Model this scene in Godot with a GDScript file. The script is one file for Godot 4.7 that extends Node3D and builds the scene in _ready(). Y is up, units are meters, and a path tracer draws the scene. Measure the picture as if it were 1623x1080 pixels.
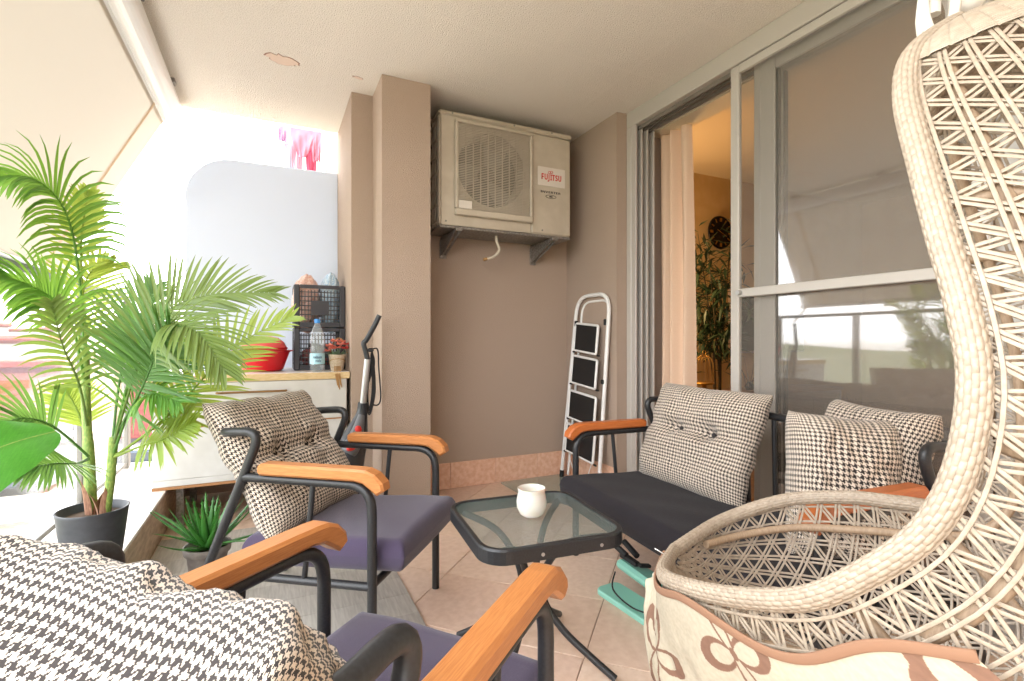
extends Node3D
# A furnished apartment balcony. World: +x into the building, -z along the balcony, y up, metres.

class MB:
	var p := PackedVector3Array()
	var uv := PackedVector2Array()
	var ix := PackedInt32Array()
	func v(a: Vector3, t := Vector2.ZERO) -> int:
		p.append(a)
		uv.append(t)
		return p.size() - 1
	func tri(a: int, b: int, c: int) -> void:
		ix.append(a)
		ix.append(b)
		ix.append(c)
	func quad(a: int, b: int, c: int, d: int) -> void:
		tri(a, b, c)
		tri(a, c, d)
	func face(pts: Array, uvs := []) -> void:
		var s := p.size()
		for i in pts.size():
			v(pts[i], uvs[i] if uvs else Vector2(pts[i].x, pts[i].y))
		for i in range(1, pts.size() - 1):
			tri(s, s + i, s + i + 1)
	func orient(from: int, c: Vector3) -> void:  # turns a closed shape right side out
		var vol := 0.0
		for i in range(from, ix.size(), 3):
			vol += (p[ix[i]] - c).dot((p[ix[i + 1]] - c).cross(p[ix[i + 2]] - c))
		if vol < 0.0:
			for i in range(from, ix.size(), 3):
				var t := ix[i + 1]
				ix[i + 1] = ix[i + 2]
				ix[i + 2] = t
	func box(c: Vector3, s: Vector3, b := Basis.IDENTITY, bev := 0.0) -> void:
		var f := ix.size()
		var h := s * 0.5
		var g := minf(bev, minf(h.x, minf(h.y, h.z)) * 0.9)
		var ax := [Vector3(1, 0, 0), Vector3(0, 1, 0), Vector3(0, 0, 1)]
		for a in 3:
			var u: Vector3 = ax[(a + 1) % 3]
			var w: Vector3 = ax[(a + 2) % 3]
			for sg in [-1.0, 1.0]:
				var n: Vector3 = ax[a] * sg
				var pts := []
				for q in [[-1, -1], [1, -1], [1, 1], [-1, 1]]:
					pts.append(c + b * (n * h[a] + u * (h[(a + 1) % 3] - g) * q[0] + w * (h[(a + 2) % 3] - g) * q[1]))
				if sg < 0:
					pts.reverse()
				face(pts)
		if g > 0.0:
			for a in 3:
				var i1 := (a + 1) % 3
				var i2 := (a + 2) % 3
				for s1 in [-1.0, 1.0]:
					for s2 in [-1.0, 1.0]:
						var e: Vector3 = ax[a] * (h[a] - g)
						var pa: Vector3 = ax[i1] * h[i1] * s1 + ax[i2] * (h[i2] - g) * s2
						var pb: Vector3 = ax[i1] * (h[i1] - g) * s1 + ax[i2] * h[i2] * s2
						var pts := [c + b * (pa - e), c + b * (pa + e), c + b * (pb + e), c + b * (pb - e)]
						if s1 * s2 < 0:
							pts.reverse()
						face(pts)
			for sx in [-1.0, 1.0]:
				for sy in [-1.0, 1.0]:
					for sz in [-1.0, 1.0]:
						var pts := [c + b * Vector3(h.x * sx, (h.y - g) * sy, (h.z - g) * sz), c + b * Vector3((h.x - g) * sx, h.y * sy, (h.z - g) * sz), c + b * Vector3((h.x - g) * sx, (h.y - g) * sy, h.z * sz)]
						if sx * sy * sz < 0:
							pts.reverse()
						face(pts)
		orient(f, c)
	func tube(path: Array, r, seg := 10, closed := false, caps := true) -> void:
		var f := ix.size()
		var n := path.size()
		var t0: Vector3 = (path[1] - path[0]).normalized()
		var up := Vector3.UP if absf(t0.y) < 0.9 else Vector3.RIGHT
		var nn := up.cross(t0).normalized()
		var first := p.size()
		var prev := t0
		var run := 0.0
		for i in n:
			var t: Vector3
			if closed:
				t = (path[(i + 1) % n] - path[(i + n - 1) % n]).normalized()
			else:
				t = (path[mini(i + 1, n - 1)] - path[maxi(i - 1, 0)]).normalized()
			if t.length() < 0.5:
				t = prev
			nn = (nn - t * nn.dot(t)).normalized()
			prev = t
			var bb := t.cross(nn)
			var rr: float = r[i] if r is Array else r
			if i > 0:
				run += path[i].distance_to(path[i - 1])
			for k in seg:
				var a := TAU * k / seg
				v(path[i] + (nn * cos(a) + bb * sin(a)) * rr, Vector2(float(k) / seg, run))
		var rings := n if closed else n - 1
		for i in rings:
			var a := first + i * seg
			var b := first + ((i + 1) % n) * seg
			for k in seg:
				var k2 := (k + 1) % seg
				quad(a + k, a + k2, b + k2, b + k)
		if caps and not closed:
			for e in [0, n - 1]:
				var c := v(path[e])
				var s := p.size()
				for k in seg:
					v(p[first + e * seg + k])
				for k in seg:
					if e == 0:
						tri(c, s + (k + 1) % seg, s + k)
					else:
						tri(c, s + k, s + (k + 1) % seg)
		orient(f, path[0])
	func lathe(prof: Array, c: Vector3, seg := 28, b := Basis.IDENTITY) -> void:  # profile of (radius, height), bottom to top
		var s := p.size()
		for i in prof.size():
			for k in seg + 1:
				var a := TAU * k / seg
				v(c + b * Vector3(cos(a) * prof[i].x, prof[i].y, sin(a) * prof[i].x), Vector2(float(k) / seg, float(i) / prof.size()))
		for i in prof.size() - 1:
			for k in seg:
				var a := s + i * (seg + 1) + k
				quad(a, a + seg + 1, a + seg + 2, a + 1)
	func prism(poly: PackedVector2Array, d0: float, d1: float, x: Transform3D, bev := 0.0) -> void:  # polygon in local xy, thickness along local z
		var f := ix.size()
		if Geometry2D.is_polygon_clockwise(poly):
			poly.reverse()
		var n := poly.size()
		var ins := PackedVector2Array()
		for i in n:
			var e1 := (poly[i] - poly[(i + n - 1) % n]).normalized()
			var e2 := (poly[(i + 1) % n] - poly[i]).normalized()
			var m := (Vector2(-e1.y, e1.x) + Vector2(-e2.y, e2.x))
			m = m / maxf(0.3, m.length_squared() * 0.5) if m.length() > 0.01 else Vector2.ZERO
			ins.append(poly[i] + m * bev)
		var tr := Geometry2D.triangulate_polygon(ins)
		for side in 2:
			var z := d0 if side == 0 else d1
			var s := p.size()
			for q in ins:
				v(x * Vector3(q.x, q.y, z), q)
			for i in range(0, tr.size(), 3):
				if (side == 0):
					tri(s + tr[i], s + tr[i + 2], s + tr[i + 1])
				else:
					tri(s + tr[i], s + tr[i + 1], s + tr[i + 2])
		# triangulate_polygon may wind either way: fix the caps
		var cap := tr.size()
		if cap >= 3:
			var a := ins[tr[0]]
			var bq := ins[tr[1]]
			var cq := ins[tr[2]]
			if (bq - a).cross(cq - a) < 0:
				for i in range(f, f + cap * 2, 3):
					var t := ix[i + 1]
					ix[i + 1] = ix[i + 2]
					ix[i + 2] = t
		var rows := [[ins, d0], [poly, d0 + bev], [poly, d1 - bev], [ins, d1]] if bev > 0 else [[poly, d0], [poly, d1]]
		for rr in rows.size() - 1:
			for i in n:
				var j := (i + 1) % n
				var lo = rows[rr]
				var hi = rows[rr + 1]
				face([x * Vector3(lo[0][i].x, lo[0][i].y, lo[1]), x * Vector3(lo[0][j].x, lo[0][j].y, lo[1]), x * Vector3(hi[0][j].x, hi[0][j].y, hi[1]), x * Vector3(hi[0][i].x, hi[0][i].y, hi[1])])
	func ribbon(path: Array, nor: Array, w: float, t: float) -> void:  # flat strip with softened edges
		var f := ix.size()
		var first := p.size()
		var n := path.size()
		var sec := [Vector2(-1, 0), Vector2(-0.7, 1), Vector2(0.7, 1), Vector2(1, 0), Vector2(0.7, -1), Vector2(-0.7, -1)]
		for i in n:
			var tg: Vector3 = (path[mini(i + 1, n - 1)] - path[maxi(i - 1, 0)]).normalized()
			var sd := tg.cross(nor[i]).normalized()
			for q in sec:
				v(path[i] + sd * q.x * w * 0.5 + nor[i] * q.y * t * 0.5)
		for i in n - 1:
			for k in 6:
				var k2 := (k + 1) % 6
				quad(first + i * 6 + k, first + i * 6 + k2, first + i * 6 + 6 + k2, first + i * 6 + 6 + k)
		for e in [0, n - 1]:
			for k in range(1, 5):
				tri(first + e * 6, first + e * 6 + k, first + e * 6 + k + 1)
		orient(f, path[0])
	func grid(pts: Array, nu: int, nv: int, uvs := []) -> void:  # nu x nv points, row by row
		var s := p.size()
		for i in pts.size():
			v(pts[i], uvs[i] if uvs else Vector2(float(i % nu) / nu, float(i / nu) / nv))
		for j in nv - 1:
			for i in nu - 1:
				var a := s + j * nu + i
				quad(a, a + 1, a + nu + 1, a + nu)
	func ball(c: Vector3, r: Vector3, nu := 14, nv := 9, noise: FastNoiseLite = null, amp := 0.0, b := Basis.IDENTITY) -> void:
		var f := ix.size()
		var s := p.size()
		for j in nv + 1:
			var a := PI * j / nv
			for i in nu + 1:
				var o := TAU * (i % nu) / nu
				var d := Vector3(sin(a) * cos(o), cos(a), sin(a) * sin(o))
				var k := 1.0
				if noise:
					k += amp * noise.get_noise_3dv(d * 100.0 + c * 300.0)
				v(c + b * (d * r * k), Vector2(float(i) / nu, float(j) / nv))
		for j in nv:
			for i in nu:
				var q := s + j * (nu + 1) + i
				quad(q, q + 1, q + nu + 2, q + nu + 1)
		orient(f, c)
	func mesh() -> ArrayMesh:
		var n := PackedVector3Array()
		n.resize(p.size())
		var out := PackedInt32Array()
		out.resize(ix.size())
		for i in range(0, ix.size(), 3):
			var a := ix[i]
			var b := ix[i + 1]
			var c := ix[i + 2]
			var fn := (p[b] - p[a]).cross(p[c] - p[a])
			n[a] += fn
			n[b] += fn
			n[c] += fn
			out[i] = a
			out[i + 1] = c
			out[i + 2] = b
		for i in n.size():
			n[i] = n[i].normalized() if n[i].length_squared() > 1e-24 else Vector3.UP
		var arr := []
		arr.resize(Mesh.ARRAY_MAX)
		arr[Mesh.ARRAY_VERTEX] = p
		arr[Mesh.ARRAY_NORMAL] = n
		arr[Mesh.ARRAY_TEX_UV] = uv
		arr[Mesh.ARRAY_INDEX] = out
		var m := ArrayMesh.new()
		m.add_surface_from_arrays(Mesh.PRIMITIVE_TRIANGLES, arr)
		return m

var M := {}
var taken := {}
var rng := RandomNumberGenerator.new()

func V(x: float, h: float, d: float) -> Vector3:  # x across, h up, d along the balcony
	return Vector3(x, h, -d)

func C(r: float, g: float, b: float, a := 1.0) -> Color:
	return Color(r / 255.0, g / 255.0, b / 255.0, a)

func numbered(called: String) -> String:
	var k: int = taken.get(called, -1) + 1
	taken[called] = k
	return called if k == 0 else "%s_%03d" % [called, k]

func thing(called: String, label: String, category: String, at := Vector3.ZERO, turn := 0.0, group := "") -> Node3D:
	var o := Node3D.new()
	o.name = numbered(called)
	add_child(o)
	o.position = at
	o.rotation.y = turn
	meta(o, label, category, group)
	return o

func meta(o: Node, label: String, category: String, group := "", kind := "") -> void:
	if label:
		o.set_meta("label", label)
	if category:
		o.set_meta("category", category)
	if group:
		o.set_meta("group", group)
	if kind:
		o.set_meta("kind", kind)

func obj(called: String, m, mat: Material, parent: Node = null, label := "") -> MeshInstance3D:
	var o := MeshInstance3D.new()
	o.mesh = m.mesh() if m is MB else m
	o.material_override = mat
	o.name = numbered(called) if parent == null else called
	if parent == null:
		add_child(o)
	else:
		parent.add_child(o, true)
	if label:
		o.set_meta("label", label)
	return o

func struct(called: String, m, mat: Material) -> MeshInstance3D:
	var o := obj(called, m, mat)
	o.set_meta("kind", "structure")
	return o

func bx(c: Vector3, s: Vector3, bev := 0.0, b := Basis.IDENTITY) -> MB:
	var m := MB.new()
	m.box(c, s, b, bev)
	return m

func span(x0: float, x1: float, h0: float, h1: float, d0: float, d1: float, bev := 0.0) -> MB:
	return bx(V((x0 + x1) / 2, (h0 + h1) / 2, (d0 + d1) / 2), Vector3(absf(x1 - x0), absf(h1 - h0), absf(d1 - d0)), bev)

func tb(path: Array, r, seg := 10) -> MB:
	var m := MB.new()
	m.tube(path, r, seg)
	return m

func rounded(pts: Array, rad: float, n := 6, closed := false) -> Array:  # polyline with its corners rounded off
	var out := []
	var c := pts.size()
	for i in c:
		if not closed and (i == 0 or i == c - 1):
			out.append(pts[i])
			continue
		var a: Vector3 = pts[(i + c - 1) % c]
		var b: Vector3 = pts[i]
		var d: Vector3 = pts[(i + 1) % c]
		var r := minf(rad, minf(a.distance_to(b), b.distance_to(d)) * 0.48)
		var p0 := b + (a - b).normalized() * r
		var p1 := b + (d - b).normalized() * r
		for k in n + 1:
			var t := float(k) / n
			out.append(p0.lerp(b, t).lerp(b.lerp(p1, t), t))
	return out

func spline(pts: Array, n: int) -> Array:  # Catmull-Rom through the points, n samples a span
	var out := []
	var c := pts.size()
	for i in c - 1:
		for k in n:
			out.append(spline_at(pts, i + float(k) / n))
	out.append(pts[c - 1])
	return out

func spline_at(pts: Array, t: float):
	var c := pts.size()
	var i := clampi(int(t), 0, c - 2)
	var f := t - i
	var p0 = pts[maxi(i - 1, 0)]
	var p1 = pts[i]
	var p2 = pts[i + 1]
	var p3 = pts[mini(i + 2, c - 1)]
	return 0.5 * (2.0 * p1 + (p2 - p0) * f + (2.0 * p0 - 5.0 * p1 + 4.0 * p2 - p3) * f * f + (3.0 * p1 - p0 - 3.0 * p2 + p3) * f * f * f)

# ---------- textures and materials ----------
func noise_img(size: int, freq: float, octaves := 3, sd := 1, kind := FastNoiseLite.TYPE_SIMPLEX_SMOOTH) -> Image:
	var n := FastNoiseLite.new()
	n.noise_type = kind
	n.frequency = freq
	n.fractal_octaves = octaves
	n.seed = sd
	return n.get_seamless_image(size, size)

func ramp(img: Image, a: Color, b: Color, lo := 0.0, hi := 1.0) -> ImageTexture:
	var o := Image.create_empty(img.get_width(), img.get_height(), true, Image.FORMAT_RGB8)
	for y in img.get_height():
		for x in img.get_width():
			o.set_pixel(x, y, a.lerp(b, clampf((img.get_pixel(x, y).r - lo) / (hi - lo), 0, 1)))
	return ImageTexture.create_from_image(o)

func tex(img: Image) -> ImageTexture:
	return ImageTexture.create_from_image(img)

func flat(col: Color, rough := 0.7, metal := 0.0) -> StandardMaterial3D:
	var m := StandardMaterial3D.new()
	m.albedo_color = col
	m.roughness = rough
	m.metallic = metal
	return m

func grain(a: Color, b: Color, size: Vector3, img: Image, rough := 0.8, bump: Image = null, depth := 0.0, world := false) -> StandardMaterial3D:
	var m := StandardMaterial3D.new()
	m.albedo_texture = ramp(img, a, b, 0.2, 0.8)
	m.roughness = rough
	m.uv1_triplanar = true
	m.uv1_world_triplanar = world
	m.uv1_scale = size
	if bump:
		m.heightmap_enabled = true
		m.heightmap_texture = tex(bump)
		m.heightmap_scale = depth
	return m

func pane(col: Color) -> StandardMaterial3D:
	var m := flat(col, 0.02)
	m.transparency = BaseMaterial3D.TRANSPARENCY_ALPHA
	return m

func leafy(col: Color, back: Color, rough := 0.45) -> StandardMaterial3D:
	var m := flat(col, rough)
	m.backlight_enabled = true
	m.backlight = back
	return m

func houndstooth() -> Image:
	var cell := 8
	var px := 4  # pixels a thread
	var reps := 4
	var n := cell * px * reps
	var fuzz := noise_img(n, 0.25, 2, 7)
	var o := Image.create_empty(n, n, false, Image.FORMAT_RGB8)
	var dark := Color(0.14, 0.105, 0.098)
	var light := Color(0.82, 0.76, 0.69)
	for y in n:
		for x in n:
			var i := (x / px) % cell
			var j := (y / px) % cell
			var warp := i < 4
			var weft := j < 4
			var over := posmod(i + j, 4) < 2
			var d := warp if over else weft
			var k := 0.86 + 0.28 * fuzz.get_pixel(x, y).r
			var c := dark if d else light
			o.set_pixel(x, y, Color(c.r * k, c.g * k, c.b * k))
	o.generate_mipmaps()
	return o

func materials() -> void:
	var fine := noise_img(256, 0.12, 3, 3)
	var mid := noise_img(256, 0.03, 4, 5)
	var coarse := noise_img(256, 0.012, 4, 9)
	var stip := noise_img(512, 0.14, 4, 12)
	var cloth := noise_img(256, 0.35, 2, 21)
	M.ceiling = grain(C(208, 199, 187), C(234, 227, 217), Vector3.ONE * 2.0, stip, 0.95, stip, 0.4, true)
	M.wall = grain(C(162, 142, 126), C(184, 164, 148), Vector3.ONE * 2.4, stip, 0.95, stip, 0.3, true)
	M.wall_pale = grain(C(226, 210, 192), C(238, 224, 208), Vector3.ONE * 2.6, stip, 0.95, stip, 0.14, true)
	M.grout = grain(C(150, 118, 98), C(182, 150, 128), Vector3.ONE * 3.0, fine, 0.95)
	M.tile = []
	for k in 4:
		var a: Color = [C(224, 192, 168), C(227, 197, 175), C(221, 188, 166), C(229, 199, 175)][k]
		var t := grain(a.darkened(0.03), a.lightened(0.1), Vector3.ONE * (2.6 + 0.37 * k), noise_img(256, 0.03, 5, 31 + k), 0.3, fine, 0.02, true)
		M.tile.append(t)
	M.skirt = grain(C(214, 166, 138), C(228, 188, 162), Vector3.ONE * 3.0, mid, 0.5, null, 0, true)
	M.stone = grain(C(176, 152, 128), C(206, 184, 160), Vector3(4, 4, 1.2), mid, 0.55, fine, 0.05, true)
	M.stone_top = grain(C(205, 196, 186), C(226, 218, 208), Vector3.ONE * 2.0, mid, 0.35, null, 0, true)
	M.vinyl = []
	for k in 3:
		M.vinyl.append(grain([C(166, 158, 148), C(172, 164, 154), C(160, 152, 143)][k], [C(184, 176, 166), C(188, 181, 171), C(178, 170, 161)][k], Vector3(9, 9, 0.9), mid, 0.5, null, 0, true))
	M.steel = flat(C(190, 190, 190), 0.35, 0.85)
	M.alu = flat(C(186, 180, 172), 0.42, 0.12)
	M.alu_dark = flat(C(120, 112, 104), 0.45, 0.1)
	M.galv = grain(C(120, 116, 112), C(160, 155, 150), Vector3.ONE * 6.0, mid, 0.45)
	M.galv.metallic = 0.6
	M.white_paint = flat(C(232, 231, 228), 0.35)
	M.white_plastic = flat(C(228, 224, 216), 0.4)
	M.rail_paint = flat(C(98, 106, 115), 0.4)
	M.post_paint = flat(C(122, 119, 112), 0.5)
	M.rubber = flat(C(24, 24, 25), 0.6)
	M.track = flat(C(30, 28, 27), 0.6)
	M.frame_black = grain(C(30, 30, 31), C(44, 44, 46), Vector3.ONE * 5.0, fine, 0.42)
	M.wood = grain(C(172, 108, 58), C(190, 126, 72), Vector3(40, 40, 2.2), mid, 0.36)
	M.wood_love = grain(C(172, 90, 40), C(186, 106, 52), Vector3(40, 40, 2.2), mid, 0.36)
	M.purple = grain(C(54, 44, 65), C(73, 61, 86), Vector3.ONE * 9.0, cloth, 0.95, cloth, 0.08)
	M.purple.rim_enabled = true
	M.purple.rim = 0.5
	M.black_seat = grain(C(22, 18, 22), C(34, 28, 34), Vector3.ONE * 9.0, cloth, 0.95, cloth, 0.08)
	M.black_seat.rim_enabled = true
	M.black_seat.rim = 0.05
	M.hound = flat(Color.WHITE, 0.95)
	M.hound.albedo_texture = tex(houndstooth())
	M.hound.rim_enabled = true
	M.hound.rim = 0.3
	M.button = flat(C(38, 34, 34), 0.8)
	M.wicker = grain(C(150, 134, 116), C(172, 157, 138), Vector3(9, 9, 9), mid, 0.45)
	M.wicker_dark = grain(C(140, 116, 92), C(166, 142, 116), Vector3(30, 6, 30), mid, 0.6)
	M.rope = grain(C(206, 200, 190), C(228, 222, 212), Vector3.ONE * 40.0, fine, 0.9)
	M.ac = grain(C(184, 172, 154), C(194, 183, 166), Vector3.ONE * 1.5, coarse, 0.42)
	M.ac_dark = grain(C(112, 109, 104), C(130, 127, 122), Vector3(4, 60, 60), mid, 0.4)
	M.ac_fan = flat(C(58, 56, 54), 0.5)
	M.ac_plate = flat(C(214, 206, 196), 0.3)
	M.red_print = flat(C(206, 42, 34), 0.5)
	M.dark_print = flat(C(58, 52, 56), 0.5)
	M.hose = flat(C(204, 192, 172), 0.5)
	M.cabinet = grain(C(204, 201, 196), C(214, 212, 208), Vector3.ONE * 1.5, coarse, 0.4)
	M.counter_edge = grain(C(206, 176, 128), C(222, 196, 152), Vector3(3, 20, 20), mid, 0.5)
	M.counter = grain(C(216, 208, 200), C(232, 226, 220), Vector3.ONE * 3.0, mid, 0.35)
	M.chip = grain(C(150, 104, 66), C(190, 142, 98), Vector3.ONE * 14.0, fine, 0.9)
	M.brass = flat(C(150, 116, 78), 0.4, 0.8)
	M.red = flat(C(206, 22, 34), 0.3)
	M.pink_bowl = flat(C(232, 92, 92), 0.3)
	M.crate = flat(C(52, 51, 56), 0.5)
	M.bag_pink = grain(C(206, 148, 130), C(238, 216, 206), Vector3.ONE * 8.0, mid, 0.35)
	M.bag_blue = grain(C(120, 165, 200), C(236, 240, 240), Vector3.ONE * 11.0, mid, 0.3)
	M.bag_red = grain(C(130, 40, 44), C(200, 120, 110), Vector3.ONE * 9.0, mid, 0.5)
	M.pet = pane(C(226, 240, 245, 0.12))
	M.blue_cap = flat(C(60, 140, 214), 0.4)
	M.label_blue = flat(C(176, 218, 232), 0.5)
	M.navy = flat(C(36, 60, 100), 0.5)
	M.wrap = grain(C(176, 156, 132), C(204, 188, 166), Vector3.ONE * 10.0, mid, 0.85)
	M.twine = grain(C(150, 110, 66), C(186, 146, 96), Vector3.ONE * 40.0, fine, 0.9)
	M.petal = leafy(C(240, 150, 128), C(120, 60, 50), 0.7)
	M.petal_red = leafy(C(232, 96, 92), C(110, 40, 40), 0.7)
	M.sage = leafy(C(112, 134, 106), C(40, 60, 36), 0.7)
	M.vac_dark = flat(C(42, 44, 48), 0.35)
	M.vac_grey = flat(C(92, 94, 98), 0.35)
	M.vac_silver = flat(C(196, 196, 196), 0.3, 0.7)
	M.cable = flat(C(26, 26, 28), 0.5)
	M.frost = pane(C(244, 246, 250, 0.25))
	M.partition = flat(C(212, 220, 231), 0.35)
	M.partition.backlight_enabled = true
	M.partition.backlight = C(166, 171, 178)
	M.glass = pane(C(235, 240, 238, 0.02))
	M.added_mirror = flat(C(225, 225, 225, 0.32), 0.03, 1.0)
	M.added_mirror.transparency = BaseMaterial3D.TRANSPARENCY_ALPHA
	var one := Image.create_empty(4, 4, false, Image.FORMAT_RGBA8)
	one.fill(Color.WHITE)
	M.added_mirror.albedo_texture = tex(one)
	M.rail_glass = pane(C(150, 165, 170, 0.012))
	M.table_glass = pane(C(150, 172, 166, 0.14))
	M.table_glass.roughness = 0.1
	M.table_glass.uv1_triplanar = true
	M.table_glass.uv1_world_triplanar = true
	M.table_glass.uv1_scale = Vector3(6, 6, 9)
	M.table_glass.heightmap_enabled = true
	M.table_glass.heightmap_texture = tex(noise_img(256, 0.07, 1, 44))
	M.table_glass.heightmap_scale = 0.35
	M.sheet_glass = pane(C(150, 190, 180, 0.3))
	M.screen = flat(C(128, 121, 111, 0.36), 0.9)
	M.screen.transparency = BaseMaterial3D.TRANSPARENCY_ALPHA
	M.awning = flat(C(194, 185, 170), 0.9)
	M.awning.backlight_enabled = true
	M.awning.backlight = C(110, 104, 95)
	M.awning_seam = flat(C(206, 182, 150), 0.9)
	M.awning_seam.backlight_enabled = true
	M.awning_seam.backlight = C(96, 84, 68)
	M.candle_glass = flat(C(206, 202, 192), 0.25)
	M.candle_glass.subsurf_scatter_enabled = true
	M.candle_glass.subsurf_scatter_strength = 0.4
	M.wax = flat(C(244, 240, 228), 0.6)
	M.leaf = [leafy(C(76, 118, 46), C(130, 168, 62)), leafy(C(68, 104, 50), C(108, 142, 62)), leafy(C(116, 138, 52), C(180, 196, 80)), leafy(C(92, 112, 54), C(126, 146, 66))]
	M.stem = grain(C(92, 128, 50), C(150, 164, 84), Vector3(20, 6, 20), mid, 0.6)
	M.husk = grain(C(118, 80, 62), C(164, 124, 98), Vector3(30, 4, 30), mid, 0.8)
	M.pot_dark = grain(C(48, 50, 56), C(58, 60, 66), Vector3.ONE * 4.0, mid, 0.5)
	M.pot_grey = grain(C(118, 110, 104), C(136, 128, 121), Vector3.ONE * 4.0, mid, 0.75)
	M.soil = grain(C(58, 44, 34), C(96, 74, 56), Vector3.ONE * 20.0, fine, 1.0)
	M.aloe = leafy(C(58, 116, 44), C(50, 100, 36), 0.4)
	M.banana = grain(C(60, 122, 34), C(78, 142, 46), Vector3(40, 40, 4), mid, 0.3)
	M.banana.backlight_enabled = true
	M.banana.backlight = C(90, 150, 40)
	M.bamboo = leafy(C(46, 66, 42), C(30, 46, 26), 0.5)
	M.bamboo_stem = flat(C(64, 56, 34), 0.6)
	M.room_wall = grain(C(214, 184, 134), C(222, 194, 146), Vector3.ONE * 1.0, coarse, 0.9)
	M.room_ceiling = flat(C(222, 206, 178), 0.9)
	M.room_floor = grain(C(120, 84, 52), C(150, 110, 72), Vector3(2, 8, 8), mid, 0.5)
	M.curtain = grain(C(222, 190, 162), C(232, 204, 178), Vector3(30, 2, 30), fine, 0.9)
	M.curtain.backlight_enabled = true
	M.curtain.backlight = C(90, 70, 52)
	M.clock = flat(C(22, 18, 16), 0.25)
	M.gold = flat(C(206, 160, 84), 0.35, 0.85)
	M.tv = flat(C(12, 12, 14), 0.15)
	M.tv_frame = flat(C(190, 170, 158), 0.4)
	M.mint = flat(C(142, 204, 186), 0.4)
	M.box_card = grain(C(186, 150, 108), C(206, 172, 130), Vector3.ONE * 5.0, mid, 0.8)
	M.lamp = flat(C(255, 236, 205), 0.5)
	M.lamp.emission_enabled = true
	M.lamp.emission = C(255, 206, 140)
	M.lamp.emission_energy_multiplier = 2.0
	M.pinks = [leafy(C(200, 128, 146), C(90, 54, 64), 0.9), leafy(C(176, 176, 188), C(90, 90, 96), 0.9), leafy(C(190, 84, 110), C(80, 30, 42), 0.9), leafy(C(176, 138, 168), C(80, 60, 76), 0.9), leafy(C(206, 150, 164), C(90, 64, 72), 0.9)]
	# outdoors
	M.asphalt = grain(C(56, 56, 58), C(70, 70, 71), Vector3.ONE * 0.5, mid, 0.9, null, 0, true)
	M.pavement = grain(C(104, 101, 96), C(122, 119, 113), Vector3.ONE * 0.4, mid, 0.9, null, 0, true)
	M.scar = grain(C(206, 180, 162), C(226, 206, 190), Vector3.ONE * 12.0, fine, 0.95)
	M.concrete = grain(C(176, 172, 164), C(196, 192, 184), Vector3.ONE * 0.3, mid, 0.9, null, 0, true)
	M.land = grain(C(66, 72, 48), C(90, 92, 68), Vector3.ONE * 0.1, mid, 1.0, null, 0, true)
	M.pink_wall = grain(C(122, 66, 62), C(140, 80, 74), Vector3.ONE * 0.4, mid, 0.9)
	M.out_white = flat(C(170, 166, 160), 0.8)
	M.roof = grain(C(110, 42, 32), C(136, 60, 46), Vector3.ONE * 0.8, mid, 0.9)
	M.window_out = flat(C(44, 54, 66), 0.1)
	M.tree = [leafy(C(44, 62, 32), C(30, 46, 20), 0.8), leafy(C(56, 74, 40), C(36, 52, 24), 0.8)]
	M.bark = flat(C(70, 56, 44), 0.9)
	M.cars = [flat(C(70, 84, 104), 0.25, 0.2), flat(C(150, 150, 150), 0.25, 0.1), flat(C(84, 24, 24), 0.25, 0.2)]

func _ready() -> void:
	rng.seed = 11
	# ---------- camera, sky, sun, exposure ----------
	var cam := Camera3D.new()
	cam.name = "camera"
	cam.position = V(0, 1, 0)
	cam.rotation_degrees.y = -25.5
	cam.fov = 68.04
	cam.near = 0.02
	cam.far = 900.0
	add_child(cam)
	cam.current = true
	var env := Environment.new()
	env.background_mode = Environment.BG_SKY
	var sm := ProceduralSkyMaterial.new()
	sm.sky_top_color = C(240, 244, 250)
	sm.sky_horizon_color = C(246, 246, 246)
	sm.sky_curve = 0.2
	sm.ground_horizon_color = C(214, 212, 206)
	sm.ground_bottom_color = C(150, 146, 138)
	var sky := Sky.new()
	sky.sky_material = sm
	env.sky = sky
	env.background_energy_multiplier = 1.3
	env.tonemap_mode = Environment.TONE_MAPPER_LINEAR
	env.tonemap_exposure = 7.4
	env.sdfgi_enabled = true
	env.ssao_enabled = true
	env.ssil_enabled = true
	var we := WorldEnvironment.new()
	we.name = "environment"
	we.environment = env
	add_child(we)
	var sun := DirectionalLight3D.new()
	sun.name = "sun"
	sun.light_energy = 1.2
	sun.light_color = C(255, 244, 228)
	sun.light_angular_distance = 0.5
	sun.shadow_enabled = true
	add_child(sun)
	sun.look_at_from_position(Vector3.ZERO, Vector3(-0.42, -0.85, 0.2))
	materials()
	setting()
	door_and_room()
	awning()
	railing()
	air_conditioner()
	ladder()
	cabinet_and_goods()
	vacuum()
	seats()
	table()
	hanging_chair()
	plants()
	floor_things()
	laundry()
	outdoors()

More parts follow.
